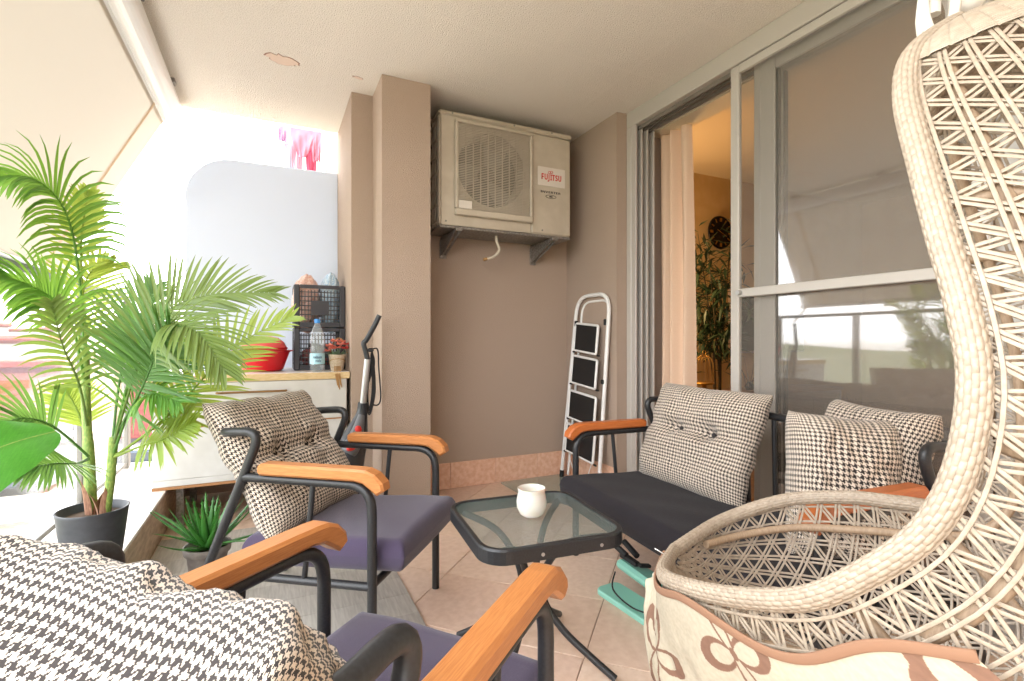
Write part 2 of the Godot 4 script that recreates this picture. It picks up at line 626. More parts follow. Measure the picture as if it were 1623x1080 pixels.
# ---------- the setting ----------
func setting() -> void:
	var fl := struct("floor", span(-0.5, 2.3, -0.16, -0.004, -2.0, 3.95), M.grout)
	var room := PackedVector2Array([Vector2(-0.5, -2.0), Vector2(2.1, -2.0), Vector2(2.1, 3.26), Vector2(0.428, 3.26), Vector2(0.428, 3.83), Vector2(-0.5, 3.83)])
	var gap := 0.0022
	for i in range(-12, 14):
		for j in range(-16, 16):
			var a0 := 2.757 + 0.533 * i + gap
			var a1 := a0 + 0.533 - gap * 2
			var b0 := -0.4475 + 0.475 * j + gap
			var b1 := b0 + 0.475 - gap * 2
			var q := PackedVector2Array()
			for ab in [[a0, b0], [a1, b0], [a1, b1], [a0, b1]]:
				q.append(Vector2((ab[0] + ab[1]) / 2, (ab[0] - ab[1]) / 2))
			for piece in Geometry2D.intersect_polygons(q, room):
				if piece.size() < 3:
					continue
				var area := 0.0
				for k in piece.size():
					area += piece[k].cross(piece[(k + 1) % piece.size()])
				if absf(area) < 0.002:
					continue
				var m := MB.new()
				var lift := rng.randf_range(-0.0006, 0.0006)
				m.prism(piece, -0.006, lift, Transform3D(Basis(Vector3(1, 0, 0), Vector3(0, 0, -1), Vector3(0, 1, 0)), Vector3.ZERO), 0.0012)
				obj("floor_tile", m, M.tile[rng.randi() % 4], fl)
	struct("ceiling", span(-0.64, 2.1, 2.476, 2.7, -2.0, 3.775), M.ceiling)
	# walls
	var back := thing("balcony_wall", "taupe rendered end wall behind the outdoor air conditioner", "wall")
	obj("render", span(0.829, 2.012, 0.0, 2.476, 3.261, 5.4), M.wall, back)
	skirting(back, 0.831, 2.012, 3.261, true)
	var col := thing("column", "wide taupe rendered column with chipped corner beside the air conditioner", "column")
	obj("shaft", span(0.552, 0.829, 0.0, 2.476, 2.831, 5.4), M.wall, col)
	var pil := thing("pilaster", "narrow taupe pilaster between the column and the white partition", "column")
	obj("shaft", span(0.428, 0.552, 0.0, 2.476, 3.111, 5.4), M.wall, pil)
	var ret := thing("balcony_wall", "taupe rendered return wall the step ladder leans against", "wall")
	obj("render", span(2.012, 2.42, 0.0, 2.476, 2.648, 4.15), M.wall, ret)
	skirting(ret, 2.668, 3.24, 2.012, false)
	var nearw := thing("balcony_wall", "pale rendered wall beside the glass door behind the hanging chair", "wall")
	obj("render", span(2.1, 2.42, 0.0, 2.476, -2.0, 0.655), M.wall_pale, nearw)
	var added_end_wall := thing("balcony_wall", "pale unseen wall added to shut out light at the other end of the balcony", "wall")  # unseen wall added to keep daylight from coming in behind the camera
	obj("render", span(-0.64, 2.42, 0.0, 2.476, -2.2, -2.001), M.wall_pale, added_end_wall)
	# ceiling repairs
	for s in [[0.055, 2.915, 0.085, 0.045], [0.44, 2.93, 0.03, 0.012], [2.06, 2.67, 0.035, 0.03]]:
		var m := MB.new()
		var q := blotch(1.0, 26, 0.62)
		for k in q.size():
			q[k] = Vector2(q[k].x * s[2], q[k].y * s[3]).rotated(0.25)
		m.prism(q, -0.0025, 0.001, Transform3D(Basis(Vector3(1, 0, 0), Vector3(0, 0, -1), Vector3(0, 1, 0)), V(s[0], 2.476, s[1])))
		var pt := obj("peeling_patch", m, M.scar, get_node("ceiling"))
		var m2 := MB.new()
		for k in q.size():
			q[k] *= 1.09
		m2.prism(q, -0.0012, 0.001, Transform3D(Basis(Vector3(1, 0, 0), Vector3(0, 0, -1), Vector3(0, 1, 0)), V(s[0], 2.476, s[1])))
		obj("flaked_edge", m2, M.husk, pt)
	# kerb under the railing
	struct("kerb", span(-0.9, -0.5, -0.16, 0.206, -2.0, 3.9), M.stone)
	struct("kerb_coping", span(-0.92, -0.492, 0.206, 0.222, -2.0, 3.9, 0.003), M.stone_top)
	var para := thing("low_wall", "low rendered wall under the white divider behind the cabinet", "wall")
	obj("render", span(-0.499, 0.427, 0.0, 0.3, 3.83, 3.94), M.wall, para)
	# white partition with a rounded corner
	var q := PackedVector2Array([Vector2(-0.497, 0.23), Vector2(0.43, 0.23), Vector2(0.43, 2.194)])
	for k in 13:
		var a := PI / 2 + PI / 2 * k / 12
		q.append(Vector2(-0.497 + 0.27 + cos(a) * 0.27, 2.194 - 0.27 + sin(a) * 0.27))
	var pm := MB.new()
	pm.prism(q, -3.82, -3.80, Transform3D.IDENTITY, 0.003)
	meta(obj("privacy_screen", pm, M.partition), "milky white balcony divider panel with one rounded top corner", "screen")
	# storeys below this balcony, and unseen ones added above to block the sun
	var ab := thing("apartment_building", "pale apartment block whose balcony this is, with unseen storeys added above the ceiling to block the sun", "building", V(6.0, 0, 1.0))
	obj("added_sun_block", span(2.1 - 6.0, 8.0, 2.96, 14.0, -14.0, 12.0), M.wall_pale, ab)
	obj("lower_storeys", span(2.45 - 6.0, 8.0, -5.5, -0.2, -14.0, 12.0), M.wall_pale, ab)
	for k in 3:
		obj("added_shade_slab", span(-0.62 - 6.0, 2.099 - 6.0, 5.4 + 2.9 * k, 5.6 + 2.9 * k, -4.0, 3.0), M.ceiling, ab)  # unseen slabs added overhead to keep the balcony in shade
	# the neighbour's wall beyond
	var nw := thing("neighbour_wall", "pale wall of the next balcony beyond the white divider", "wall")
	obj("render", span(0.45, 2.0, -5.5, 3.2, 5.41, 9.0), M.wall_pale, nw)

func blotch(r: float, n: int, lo := 0.7) -> PackedVector2Array:
	var q := PackedVector2Array()
	for k in n:
		q.append(Vector2.from_angle(TAU * k / n) * r * rng.randf_range(lo, 1.15))
	return q

func skirting(parent: Node, a0: float, a1: float, at: float, along_x: bool) -> void:
	var a := a0
	var first := 0.26
	while a < a1 - 0.01:
		var b := minf(a + (first if a == a0 else 0.333), a1)
		var m := span(a + 0.001, b - 0.001, 0.001, 0.174, at - 0.011, at, 0.002) if along_x else span(at - 0.011, at, 0.001, 0.174, a + 0.001, b - 0.001, 0.002)
		obj("skirting_tile", m, M.skirt, parent)
		a = b

# ---------- sliding door and the room behind it ----------
func door_and_room() -> void:
	var d := thing("sliding_door", "grey aluminium sliding glass door standing half open to a warm lit room", "door", V(2.1, 0, 1.65))
	d.position = Vector3.ZERO
	obj("header", span(2.088, 2.27, 2.375, 2.475, 0.66, 2.646, 0.003), M.alu, d)
	for x in [2.125, 2.165, 2.21]:
		obj("top_track", span(x, x + 0.012, 2.352, 2.376, 0.74, 2.58), M.alu_dark, d)
	obj("sill", span(2.088, 2.27, 0.0, 0.035, 0.66, 2.646, 0.003), M.alu, d)
	var far := obj("jamb", span(2.088, 2.27, 0.036, 2.374, 2.6, 2.646, 0.003), M.alu, d)
	for x in [2.09, 2.135, 2.18, 2.232]:
		obj("jamb_fin", span(x, x + 0.014, 0.036, 2.374, 2.555, 2.599, 0.002), M.alu, far)
	obj("jamb_groove", span(2.115, 2.128, 0.036, 2.374, 2.592, 2.6), M.track, far)
	obj("jamb", span(2.088, 2.27, 0.036, 2.374, 0.66, 0.73, 0.003), M.alu, d)
	for k in 2:
		var x0: float = [2.15, 2.2][k]
		var p := Node3D.new()
		p.name = "glass_leaf"
		d.add_child(p, true)
		obj("stile", span(x0, x0 + 0.036, 0.04, 2.37, 1.62, 1.7, 0.004), M.alu, p)
		obj("stile", span(x0 + 0.004, x0 + 0.032, 0.04, 2.37, 1.702, 1.738, 0.003), M.alu, p)
		obj("stile", span(x0, x0 + 0.036, 0.04, 2.37, 0.735, 0.815, 0.004), M.alu, p)
		obj("rail", span(x0 + 0.001, x0 + 0.035, 2.29, 2.37, 0.817, 1.618, 0.003), M.alu, p)
		obj("rail", span(x0 + 0.001, x0 + 0.035, 0.04, 0.13, 0.817, 1.618, 0.003), M.alu, p)
		obj("gasket", span(x0 + 0.008, x0 + 0.028, 0.132, 2.288, 1.607, 1.617), M.track, p)
		if k == 0:
			var film := MB.new()
			film.face([V(x0 + 0.0075, 0.132, 0.818), V(x0 + 0.0075, 2.288, 0.818), V(x0 + 0.0075, 2.288, 1.606), V(x0 + 0.0075, 0.132, 1.606)])
			obj("added_mirror_sheet", film, M.added_mirror, p)  # mirror sheet added over the outer leaf to strengthen its reflections
		for g in 2:
			obj("pane", span(x0 + 0.008 + 0.016 * g, x0 + 0.012 + 0.016 * g, 0.132, 2.288, 0.818, 1.606), M.glass, p)
	var s := thing("insect_screen", "sliding insect screen of grey mesh with slim frame and middle rail", "screen")
	obj("stile", span(2.095, 2.122, 0.036, 2.372, 1.779, 1.828, 0.004), M.alu, s)
	obj("stile", span(2.095, 2.122, 0.036, 2.372, 0.807, 0.856, 0.004), M.alu, s)
	obj("rail", span(2.096, 2.121, 2.33, 2.372, 0.858, 1.777, 0.003), M.alu, s)
	obj("rail", span(2.096, 2.121, 0.036, 0.08, 0.858, 1.777, 0.003), M.alu, s)
	obj("middle_rail", span(2.092, 2.124, 1.214, 1.256, 0.858, 1.777, 0.003), M.alu, s)
	var mesh := MB.new()
	mesh.face([V(2.109, 0.08, 0.856), V(2.109, 2.33, 0.856), V(2.109, 2.33, 1.779), V(2.109, 0.08, 1.779)])
	obj("mesh", mesh, M.screen, s)
	var kn := MB.new()
	kn.tube([V(2.094, 1.236, 1.765), V(2.07, 1.236, 1.765)], 0.012, 14)
	obj("knob", kn, M.steel, s)
	# the room
	struct("room_floor", span(2.27, 7.0, -0.16, 0.0, -0.2, 4.15), M.room_floor)
	struct("room_ceiling", span(2.42, 7.0, 2.78, 2.95, -0.2, 4.15), M.room_ceiling)
	struct("wall_far", span(2.42, 7.0, 0.0, 2.78, 4.0, 4.15), M.room_wall)
	struct("wall_right", span(7.0, 7.15, -0.16, 2.95, -0.35, 4.15), M.room_wall)
	struct("wall_near", span(2.42, 7.0, 0.0, 2.78, -0.35, -0.2), M.room_wall)
	struct("lintel", span(2.271, 2.42, 2.365, 2.95, 0.656, 2.647), M.room_ceiling)
	struct("wall_above", span(2.101, 2.42, 2.477, 2.95, -0.35, 4.15), M.room_ceiling)
	# curtain
	var pts := []
	var uvs := []
	var nu := 60
	for j in 14:
		var h := 2.36 - 2.32 * j / 13.0
		for i in nu:
			var t := float(i) / (nu - 1)
			var w := sin(t * TAU * 3.2) * 0.035 + 0.012 * sin(t * 31.0 + j * 0.15)
			pts.append(V(2.36 + w * (0.8 + 0.02 * j), h, 2.66 - 0.29 * t - 0.02 * sin(j * 0.2) * t))
			uvs.append(Vector2(t, h))
	var cm := MB.new()
	cm.grid(pts, nu, 14, uvs)
	meta(obj("curtain", cm, M.curtain), "gathered peach curtain hanging just inside the open door", "curtain")
	# clock
	var ck := thing("wall_clock", "round black wall clock with gold numerals on the room wall", "clock", V(4.387, 2.169, 3.985))
	var face := MB.new()
	var B := Basis(Vector3.RIGHT, PI / 2)
	face.lathe([Vector2(0.0, 0.0), Vector2(0.17, 0.0), Vector2(0.18, 0.008), Vector2(0.175, 0.02), Vector2(0.162, 0.022), Vector2(0.16, 0.016), Vector2(0.0, 0.016)], Vector3(0, 0, 0.015), 40, B)
	obj("dial", face, M.clock, ck)
	for k in 12:
		var a := TAU * k / 12
		var m := MB.new()
		m.box(Vector3(sin(a) * 0.135, cos(a) * 0.135, 0.035), Vector3(0.012 if k % 3 else 0.03, 0.04, 0.003), Basis(Vector3.BACK, -a))
		obj("numeral", m, M.gold, ck)
	for hnd in [[0.09, 2.0], [0.06, -1.1]]:
		var m := MB.new()
		m.box(Vector3(sin(hnd[1]) * hnd[0] / 2, cos(hnd[1]) * hnd[0] / 2, 0.038), Vector3(0.008, hnd[0], 0.002), Basis(Vector3.BACK, -hnd[1]))
		obj("hand", m, M.gold, ck)
	# television and sideboard
	var tv := thing("television", "dark television with slim pinkish frame on the room wall", "television", V(4.53, 0.86, 3.99))
	obj("frame", bx(Vector3(0.62, 0.365, 0.02), Vector3(1.24, 0.73, 0.035), 0.006), M.tv_frame, tv)
	obj("display", bx(Vector3(0.62, 0.368, 0.041), Vector3(1.2, 0.685, 0.006)), M.tv, tv)
	var sb := thing("sideboard", "low grey white sideboard under the television in the room", "sideboard", V(4.35, 0, 3.97))
	obj("carcass", bx(Vector3(0.75, 0.24, 0.2), Vector3(1.5, 0.4, 0.4), 0.004), M.cabinet, sb)
	obj("top", bx(Vector3(0.75, 0.46, 0.205), Vector3(1.54, 0.035, 0.43), 0.004), M.tv_frame, sb)
	for k in 3:
		obj("drawer_front", bx(Vector3(0.25 + 0.5 * k, 0.25, 0.406), Vector3(0.485, 0.36, 0.012), 0.003), M.cabinet, sb)
	for k in 4:
		obj("foot", bx(Vector3(0.1 + 1.3 * (k % 2), 0.02, 0.06 + 0.28 * (k / 2)), Vector3(0.05, 0.039, 0.05)), M.track, sb)
	var vs := thing("twig_vase", "small black vase of dry twigs on the sideboard in the room", "vase", V(4.55, 0.478, 3.72))
	var vm := MB.new()
	vm.lathe([Vector2(0, 0), Vector2(0.035, 0), Vector2(0.05, 0.04), Vector2(0.03, 0.075), Vector2(0.034, 0.085), Vector2(0.026, 0.08), Vector2(0, 0.07)], Vector3.ZERO, 16)
	obj("vase", vm, M.clock, vs)
	for k in 5:
		var a: float = [-0.7, -0.35, 0.1, 0.5, 0.85][k]
		obj("twig", tb([Vector3(0, 0.06, 0), Vector3(a * 0.12, 0.16, 0.01 * k), Vector3(a * 0.3, 0.34, 0.02 * k)], [0.004, 0.003, 0.001], 5), M.bamboo_stem, vs)
	# birdcage lantern on a low stool
	var st := thing("side_stool", "small dark stool under the golden birdcage lantern", "stool", V(3.46, 0, 3.3))
	obj("seat", bx(Vector3(0, 0.54, 0), Vector3(0.28, 0.03, 0.28), 0.004), M.bamboo_stem, st)
	for k in 4:
		obj("leg", bx(Vector3(-0.11 + 0.22 * (k % 2), 0.262, -0.11 + 0.22 * (k / 2)), Vector3(0.025, 0.524, 0.025)), M.bamboo_stem, st)
	var bc := thing("birdcage_lantern", "golden wire birdcage lantern inside the open door", "lantern", V(3.46, 0.556, 3.3))
	var bs := MB.new()
	bs.lathe([Vector2(0, 0), Vector2(0.05, 0), Vector2(0.06, 0.012), Vector2(0.02, 0.03), Vector2(0.02, 0.05), Vector2(0.085, 0.06), Vector2(0.085, 0.075), Vector2(0, 0.075)], Vector3.ZERO, 20)
	obj("base", bs, M.gold, bc)
	for k in 14:
		var a := TAU * k / 14
		var w := []
		for q in 9:
			var t := q / 8.0
			var r := 0.08 * (1.0 if t < 0.5 else cos((t - 0.5) * PI))
			w.append(Vector3(cos(a) * r, 0.075 + 0.25 * minf(t * 2, 1) * 0.6 + (0.09 * sin((t - 0.5) * PI) if t > 0.5 else 0.0), sin(a) * r))
		obj("wire", tb(w, 0.0018, 4), M.gold, bc)
	var rg := MB.new()
	var ring := []
	for k in 16:
		ring.append(Vector3(cos(TAU * k / 16) * 0.02, 0.335 + sin(TAU * k / 16) * 0.02, 0))
	rg.tube(ring, 0.003, 6, true)
	obj("hanging_ring", rg, M.gold, bc)
	# bamboo plant
	var bp := thing("bamboo_plant", "tall dark leafy bamboo plant in the room under the clock", "plant", V(3.95, 0, 3.6))
	var pot := MB.new()
	pot.lathe([Vector2(0, 0), Vector2(0.12, 0), Vector2(0.15, 0.3), Vector2(0.14, 0.3), Vector2(0.135, 0.27), Vector2(0, 0.27)], Vector3.ZERO, 20)
	obj("pot", pot, M.clock, bp)
	for k in 5:
		var lean: Vector3 = [Vector3(-0.36, 2.0, 0.1), Vector3(-0.3, 1.7, -0.1), Vector3(-0.18, 1.55, 0.2), Vector3(0.2, 2.1, 0.0), Vector3(-0.4, 1.9, 0.25)][k]
		var path := spline([Vector3(-0.02 + 0.02 * k, 0.27, 0), Vector3(lean.x * 0.3, 1.0, lean.z * 0.4), lean], 8)
		obj("stem", tb(path, [0.011, 0.011, 0.011, 0.01, 0.01, 0.01, 0.009, 0.009, 0.009, 0.008, 0.008, 0.007, 0.006, 0.005, 0.004, 0.003, 0.002], 6), M.bamboo_stem, bp)
		var lv := MB.new()
		for q in (190 if k < 3 else 60):
			var t := rng.randf_range(7.0 if k < 3 else 9.0, 16.0)
			var c: Vector3 = path[int(t)] + Vector3(rng.randfn() * (0.12 if k < 3 else 0.05), rng.randfn() * 0.09, rng.randfn() * 0.12)
			var dir := Vector3(rng.randfn(), rng.randfn() * 0.6 - 0.15, rng.randfn()).normalized()
			leaf_blade(lv, c, dir, rng.randf_range(0.13, 0.24), 0.032)
		obj("foliage", lv, M.bamboo, bp)
	# floor lamp in the corner behind the curtain
	var lamp := thing("floor_lamp", "floor lamp with a warm fabric shade in the corner of the room", "lamp", V(2.95, 0, 3.62))
	var lb := MB.new()
	lb.lathe([Vector2(0, 0), Vector2(0.14, 0), Vector2(0.14, 0.015), Vector2(0.015, 0.03), Vector2(0.012, 1.4), Vector2(0, 1.4)], Vector3.ZERO, 20)
	obj("stand", lb, M.track, lamp)
	var ls := MB.new()
	ls.ball(Vector3(0, 1.5, 0), Vector3(0.14, 0.14, 0.14), 20, 12)
	obj("lamp_globe", ls, M.lamp, lamp)
	var om := OmniLight3D.new()
	om.name = "bulb"
	om.position = Vector3(0, 1.5, 0)
	om.light_color = C(255, 212, 156)
	om.light_energy = 0.11
	om.omni_range = 9.0
	om.omni_attenuation = 2.0
	om.light_size = 0.12
	om.shadow_enabled = true
	lamp.add_child(om)

func leaf_blade(m: MB, c: Vector3, dir: Vector3, length: float, w: float) -> void:
	var sd := dir.cross(Vector3.UP).normalized()
	var up := sd.cross(dir).normalized()
	var a := m.v(c)
	var b1 := m.v(c + dir * length * 0.4 + sd * w * 0.5 - up * 0.004)
	var b0 := m.v(c + dir * length * 0.42 + up * 0.003)
	var b2 := m.v(c + dir * length * 0.4 - sd * w * 0.5 - up * 0.004)
	var e := m.v(c + dir * length - up * length * 0.18)
	m.tri(a, b1, b0)
	m.tri(a, b0, b2)
	m.tri(b1, e, b0)
	m.tri(b0, e, b2)

# ---------- awning and railing ----------
func awning() -> void:
	var aw := thing("awning", "cream fabric drop awning with white cassette under the balcony ceiling", "awning")
	var cas := MB.new()
	var prof := PackedVector2Array()
	for k in 24:
		var a := TAU * k / 24
		prof.append(Vector2(-0.548 + cos(a) * 0.06, 2.4 + sin(a) * (0.058 if sin(a) > 0 else 0.062)))
	cas.prism(prof, -3.745, -1.7, Transform3D.IDENTITY, 0.004)
	var co := obj("cassette", cas, M.white_paint, aw)
	obj("cassette_lip", bx(V(-0.603, 2.352, 2.72), Vector3(0.012, 0.05, 2.03), 0.003, Basis(Vector3.BACK, -0.5)), M.white_paint, co)
	for d in [3.4, 2.6, 1.9]:
		obj("bracket", span(-0.6, -0.49, 2.45, 2.4755, d - 0.03, d + 0.03, 0.003), M.galv, co)
	var top := Vector2(-0.6, 2.345)
	var bot := Vector2(-1.077, 1.39)
	var pts := []
	var nu := 70
	for j in 16:
		var t := j / 15.0
		for i in nu:
			var d := 3.72 - 1.98 * i / (nu - 1.0)
			var s := top.lerp(bot, t) + Vector2(-0.9, -0.45) * (0.012 * sin(t * PI) + 0.004 * sin(d * 5.0 + t * 3.0) * sin(t * PI))
			pts.append(V(s.x, s.y, d))
	var fm := MB.new()
	fm.grid(pts, nu, 16)
	obj("fabric", fm, M.awning, aw)
	for d in [3.45, 2.03]:
		var sp := []
		for j in 16:
			var t := j / 15.0
			var s := top.lerp(bot, t) + Vector2(-0.9, -0.45) * (0.012 * sin(t * PI) + 0.004 * sin(d * 5.0 + t * 3.0) * sin(t * PI)) + Vector2(0.003, -0.0015)
			sp.append(V(s.x, s.y, d - 0.016))
			sp.append(V(s.x, s.y, d + 0.016))
		var m := MB.new()
		m.grid(sp, 2, 16)
		obj("seam", m, M.awning_seam, aw)
	obj("front_bar", tb([V(-1.08, 1.38, 3.74), V(-1.08, 1.38, 1.72)], 0.02, 12), M.white_paint, aw)
	obj("arm", tb([V(-0.86, 1.21, 3.66), V(-1.075, 1.38, 3.66)], 0.012, 8), M.wall_pale, aw)

func railing() -> void:
	var r := thing("glass_railing", "white topped balcony railing with clear glass infill and steel posts", "railing")
	var X := -0.8
	obj("handrail", bx(V(X, 1.258, 0.32), Vector3(0.045, 0.036, 4.64), 0.007), M.rail_paint, r)
	obj("handrail", bx(V(X, 1.258, 3.26), Vector3(0.041, 0.032, 1.22), 0.006), M.rail_paint, r)
	obj("joint", bx(V(X, 1.258, 2.645), Vector3(0.05, 0.04, 0.012), 0.004), M.steel, r)
	var posts := [-1.6, -0.2, 1.2, 2.98, 3.8]
	for k in posts.size():
		var p: float = posts[k]
		obj("post", bx(V(X, 0.731, p), Vector3(0.03, 1.016, 0.06), 0.004), M.post_paint, r)
		if k > 0:
			var q: float = posts[k - 1]
			obj("glass_panel", span(X - 0.004, X + 0.004, 0.26, 1.2, q + 0.045, p - 0.045), M.rail_glass, r)
			obj("bottom_rail", bx(V(X, 0.249, (p + q) / 2), Vector3(0.02, 0.02, p - q - 0.062)), M.post_paint, r)

# ---------- air conditioner ----------
func text_on(parent: Node, called: String, words: String, mat: Material, at: Vector3, w: float, h: float, serif := false, italic := 0.0, turn := Basis.IDENTITY) -> void:
	var t := TextMesh.new()
	var f := SystemFont.new()
	f.font_names = PackedStringArray(["Droid Serif" if serif else "Droid Sans"])
	f.font_weight = 600
	t.font = f
	t.text = words
	t.font_size = 48
	t.depth = 0.02
	t.curve_step = 1.5
	var bb := t.get_aabb()
	var o := obj(called, t, mat, parent)
	var b := turn * Basis(Vector3(w / bb.size.x, 0, 0), Vector3(italic * h / bb.size.y, h / bb.size.y, 0), Vector3(0, 0, 0.05))
	o.transform = Transform3D(b, at - b * bb.get_center())

func air_conditioner() -> void:
	var ac := thing("air_conditioner", "cream outdoor air conditioner unit with round fan grille on wall brackets", "air conditioner", V(1.39, 1.7, 3.1))
	var T := Transform3D(Basis.IDENTITY, -ac.position)
	var L := func(x0: float, x1: float, h0: float, h1: float, d0: float, d1: float, bev := 0.0) -> MB:
		return bx(T * V((x0 + x1) / 2, (h0 + h1) / 2, (d0 + d1) / 2), Vector3(x1 - x0, h1 - h0, d1 - d0), bev)
	obj("rear_casing", L.call(0.93, 1.85, 1.715, 2.375, 3.17, 3.225, 0.004), M.ac, ac)
	obj("rear_casing", L.call(1.546, 1.85, 1.715, 2.375, 3.0705, 3.1695, 0.004), M.ac, ac)
	obj("service_panel", L.call(1.5455, 1.855, 1.708, 2.376, 2.95, 3.0695, 0.012), M.ac, ac)
	obj("top_cover", L.call(0.916, 1.859, 2.377, 2.408, 2.944, 3.228, 0.01), M.ac, ac)
	obj("base_tray", L.call(0.922, 1.853, 1.69, 1.7065, 2.953, 3.222, 0.003), M.galv, ac)
	# front with a round opening
	var c := Vector2(1.268, 2.08)
	var r := 0.232
	var fr := MB.new()
	var n := 64
	var lo := Vector2(0.932, 1.708)
	var hi := Vector2(1.5435, 2.376)
	var ring := []
	var out := []
	for k in n:
		var a := TAU * k / n
		var d := Vector2(cos(a), sin(a))
		var tx := INF
		var ty := INF
		if absf(d.x) > 1e-6:
			tx = ((hi.x if d.x > 0 else lo.x) - c.x) / d.x
		if absf(d.y) > 1e-6:
			ty = ((hi.y if d.y > 0 else lo.y) - c.y) / d.y
		ring.append(c + d * r)
		out.append(c + d * minf(tx, ty))
	for q in [lo, hi, Vector2(lo.x, hi.y), Vector2(hi.x, lo.y)]:
		var best := 0
		for k in n:
			if out[k].distance_to(q) < out[best].distance_to(q):
				best = k
		out[best] = q
	for k in n:
		var j := (k + 1) % n
		fr.face([T * V(out[k].x, out[k].y, 2.952), T * V(ring[k].x, ring[k].y, 2.952), T * V(ring[j].x, ring[j].y, 2.952), T * V(out[j].x, out[j].y, 2.952)])
	fr.orient(0, T * V(c.x, c.y, 3.1))
	obj("front_panel", fr, M.ac, ac)
	var sh := MB.new()
	for k in n:
		var j := (k + 1) % n
		sh.face([T * V(ring[k].x, ring[k].y, 2.9525), T * V(ring[j].x, ring[j].y, 2.9525), T * V(ring[j].x, ring[j].y, 3.164), T * V(ring[k].x, ring[k].y, 3.164)])
	obj("fan_shroud", sh, M.ac, ac)
	var bd := MB.new()
	bd.lathe([Vector2(0, 0), Vector2(r + 0.01, 0), Vector2(r + 0.01, 0.004), Vector2(0, 0.004)], T * V(c.x, c.y, 3.164), 40, Basis(Vector3.RIGHT, PI / 2))
	obj("coil", bd, M.ac_dark, ac)
	obj("corner_post", L.call(0.916, 0.9315, 1.708, 2.376, 2.95, 2.985, 0.006), M.ac, ac)
	obj("side_back", L.call(0.945, 0.95, 1.708, 2.376, 2.99, 3.165), M.ac_dark, ac)
	for k in 5:
		obj("side_bar", L.call(0.918, 0.928, 1.71, 2.374, 2.995 + 0.05 * k, 3.002 + 0.05 * k), M.ac, ac)
	for k in 7:
		obj("side_bar", L.call(0.9165, 0.9295, 1.73 + 0.1 * k, 1.739 + 0.1 * k, 2.986, 3.226), M.ac, ac)
	var fan := obj("fan", bdisc(T * V(c.x, c.y, 3.08), 0.05, 0.05), M.ac_fan, ac)
	for k in 3:
		var m := MB.new()
		var pts := []
		for j in 7:
			var rr := 0.05 + 0.165 * j / 6.0
			for i in 6:
				var a := TAU * k / 3 + (i / 5.0 - 0.5) * (0.9 + 0.5 * j / 6.0) + 0.2 * j / 6.0
				pts.append(T * V(c.x + cos(a) * rr, c.y + sin(a) * rr, 3.08 - 0.05 * (i / 5.0)))
		m.grid(pts, 6, 7)
		obj("blade", m, M.ac_fan, fan)
	# guard
	var g := obj("grille_frame", L.call(1.013, 1.545, 2.338, 2.358, 2.92, 2.951, 0.005), M.ac, ac)
	obj("grille_edge", L.call(1.013, 1.545, 1.77, 1.81, 2.915, 2.951, 0.006), M.ac, g)
	obj("grille_edge", L.call(1.013, 1.033, 1.8105, 2.3375, 2.92, 2.951, 0.005), M.ac, g)
	obj("grille_edge", L.call(1.528, 1.545, 1.8105, 2.3375, 2.92, 2.951, 0.005), M.ac, g)
	var hs := MB.new()
	for k in 50:
		var h := 1.818 + 0.0104 * k
		hs.box(T * V(1.28, h, 2.928), Vector3(0.494, 0.0042, 0.006))
	var hso := obj("grille_slats", hs, M.ac, ac)
	hso.set_meta("kind", "stuff")
	for k in 9:
		obj("grille_bar", L.call(1.081 + 0.0495 * k, 1.087 + 0.0495 * k, 1.811, 2.337, 2.9315, 2.939), M.ac, ac)
	obj("grille_label", L.call(1.034, 1.12, 1.811, 1.86, 2.918, 2.927, 0.002), M.ac_plate, ac)
	for q in [[1.0, 2.392, 2.9425], [1.42, 2.392, 2.9425], [1.7, 2.392, 2.9425], [1.63, 1.735, 2.949], [0.96, 1.73, 2.951]]:
		obj("screw", bdisc(T * V(q[0], q[1], q[2]), 0.006, 0.003), M.ac_dark, ac)
	obj("name_plate", L.call(1.597, 1.805, 2.035, 2.16, 2.9475, 2.9505), M.ac_plate, ac)
	text_on(ac, "lettering", "FUJITSU", M.red_print, T * V(1.7, 2.09, 2.9465), 0.152, 0.05)
	for k in 2:
		var lp := []
		for q in 14:
			var a := TAU * q / 14
			lp.append(T * V(1.684 + 0.016 * k + cos(a) * 0.01, 2.126 + 0.004 * k + sin(a) * 0.0075, 2.9465))
		var lm := MB.new()
		lm.tube(lp, 0.0018, 5, true)
		obj("emblem_loop", lm, M.red_print, ac)
	text_on(ac, "lettering", "INVERTER", M.dark_print, T * V(1.695, 1.995, 2.949), 0.155, 0.014)
	var el := []
	for q in 24:
		var a := TAU * q / 24
		el.append(T * V(1.697 + cos(a) * 0.04, 1.966 + sin(a) * 0.011, 2.949))
	var em := MB.new()
	em.tube(el, 0.0016, 5, true)
	obj("emblem_oval", em, M.dark_print, ac)
	obj("emblem_mark", L.call(1.685, 1.709, 1.962, 1.97, 2.948, 2.951), M.dark_print, ac)
	obj("valve_cap", bx(T * V(1.865, 1.985, 3.15), Vector3(0.02, 0.025, 0.03), 0.006), M.white_plastic, ac)
	for x in [1.02, 1.7]:
		var b := obj("bracket", L.call(x, x + 0.04, 1.672, 1.689, 2.93, 3.258, 0.002), M.galv, ac)
		obj("wall_plate", L.call(x - 0.003, x + 0.043, 1.55, 1.671, 3.2495, 3.2605), M.galv, b)
		var w := MB.new()
		w.prism(PackedVector2Array([Vector2(2.95, 1.671), Vector2(3.249, 1.671), Vector2(3.249, 1.57), Vector2(3.22, 1.57)]), x + 0.001, x + 0.005, T * Transform3D(Basis(Vector3(0, 0, -1), Vector3(0, 1, 0), Vector3(1, 0, 0)), Vector3.ZERO))
		obj("web", w, M.galv, b)
		obj("brace", tb([T * V(x + 0.03, 1.668, 2.96), T * V(x + 0.03, 1.575, 3.235)], 0.009, 6), M.galv, b)
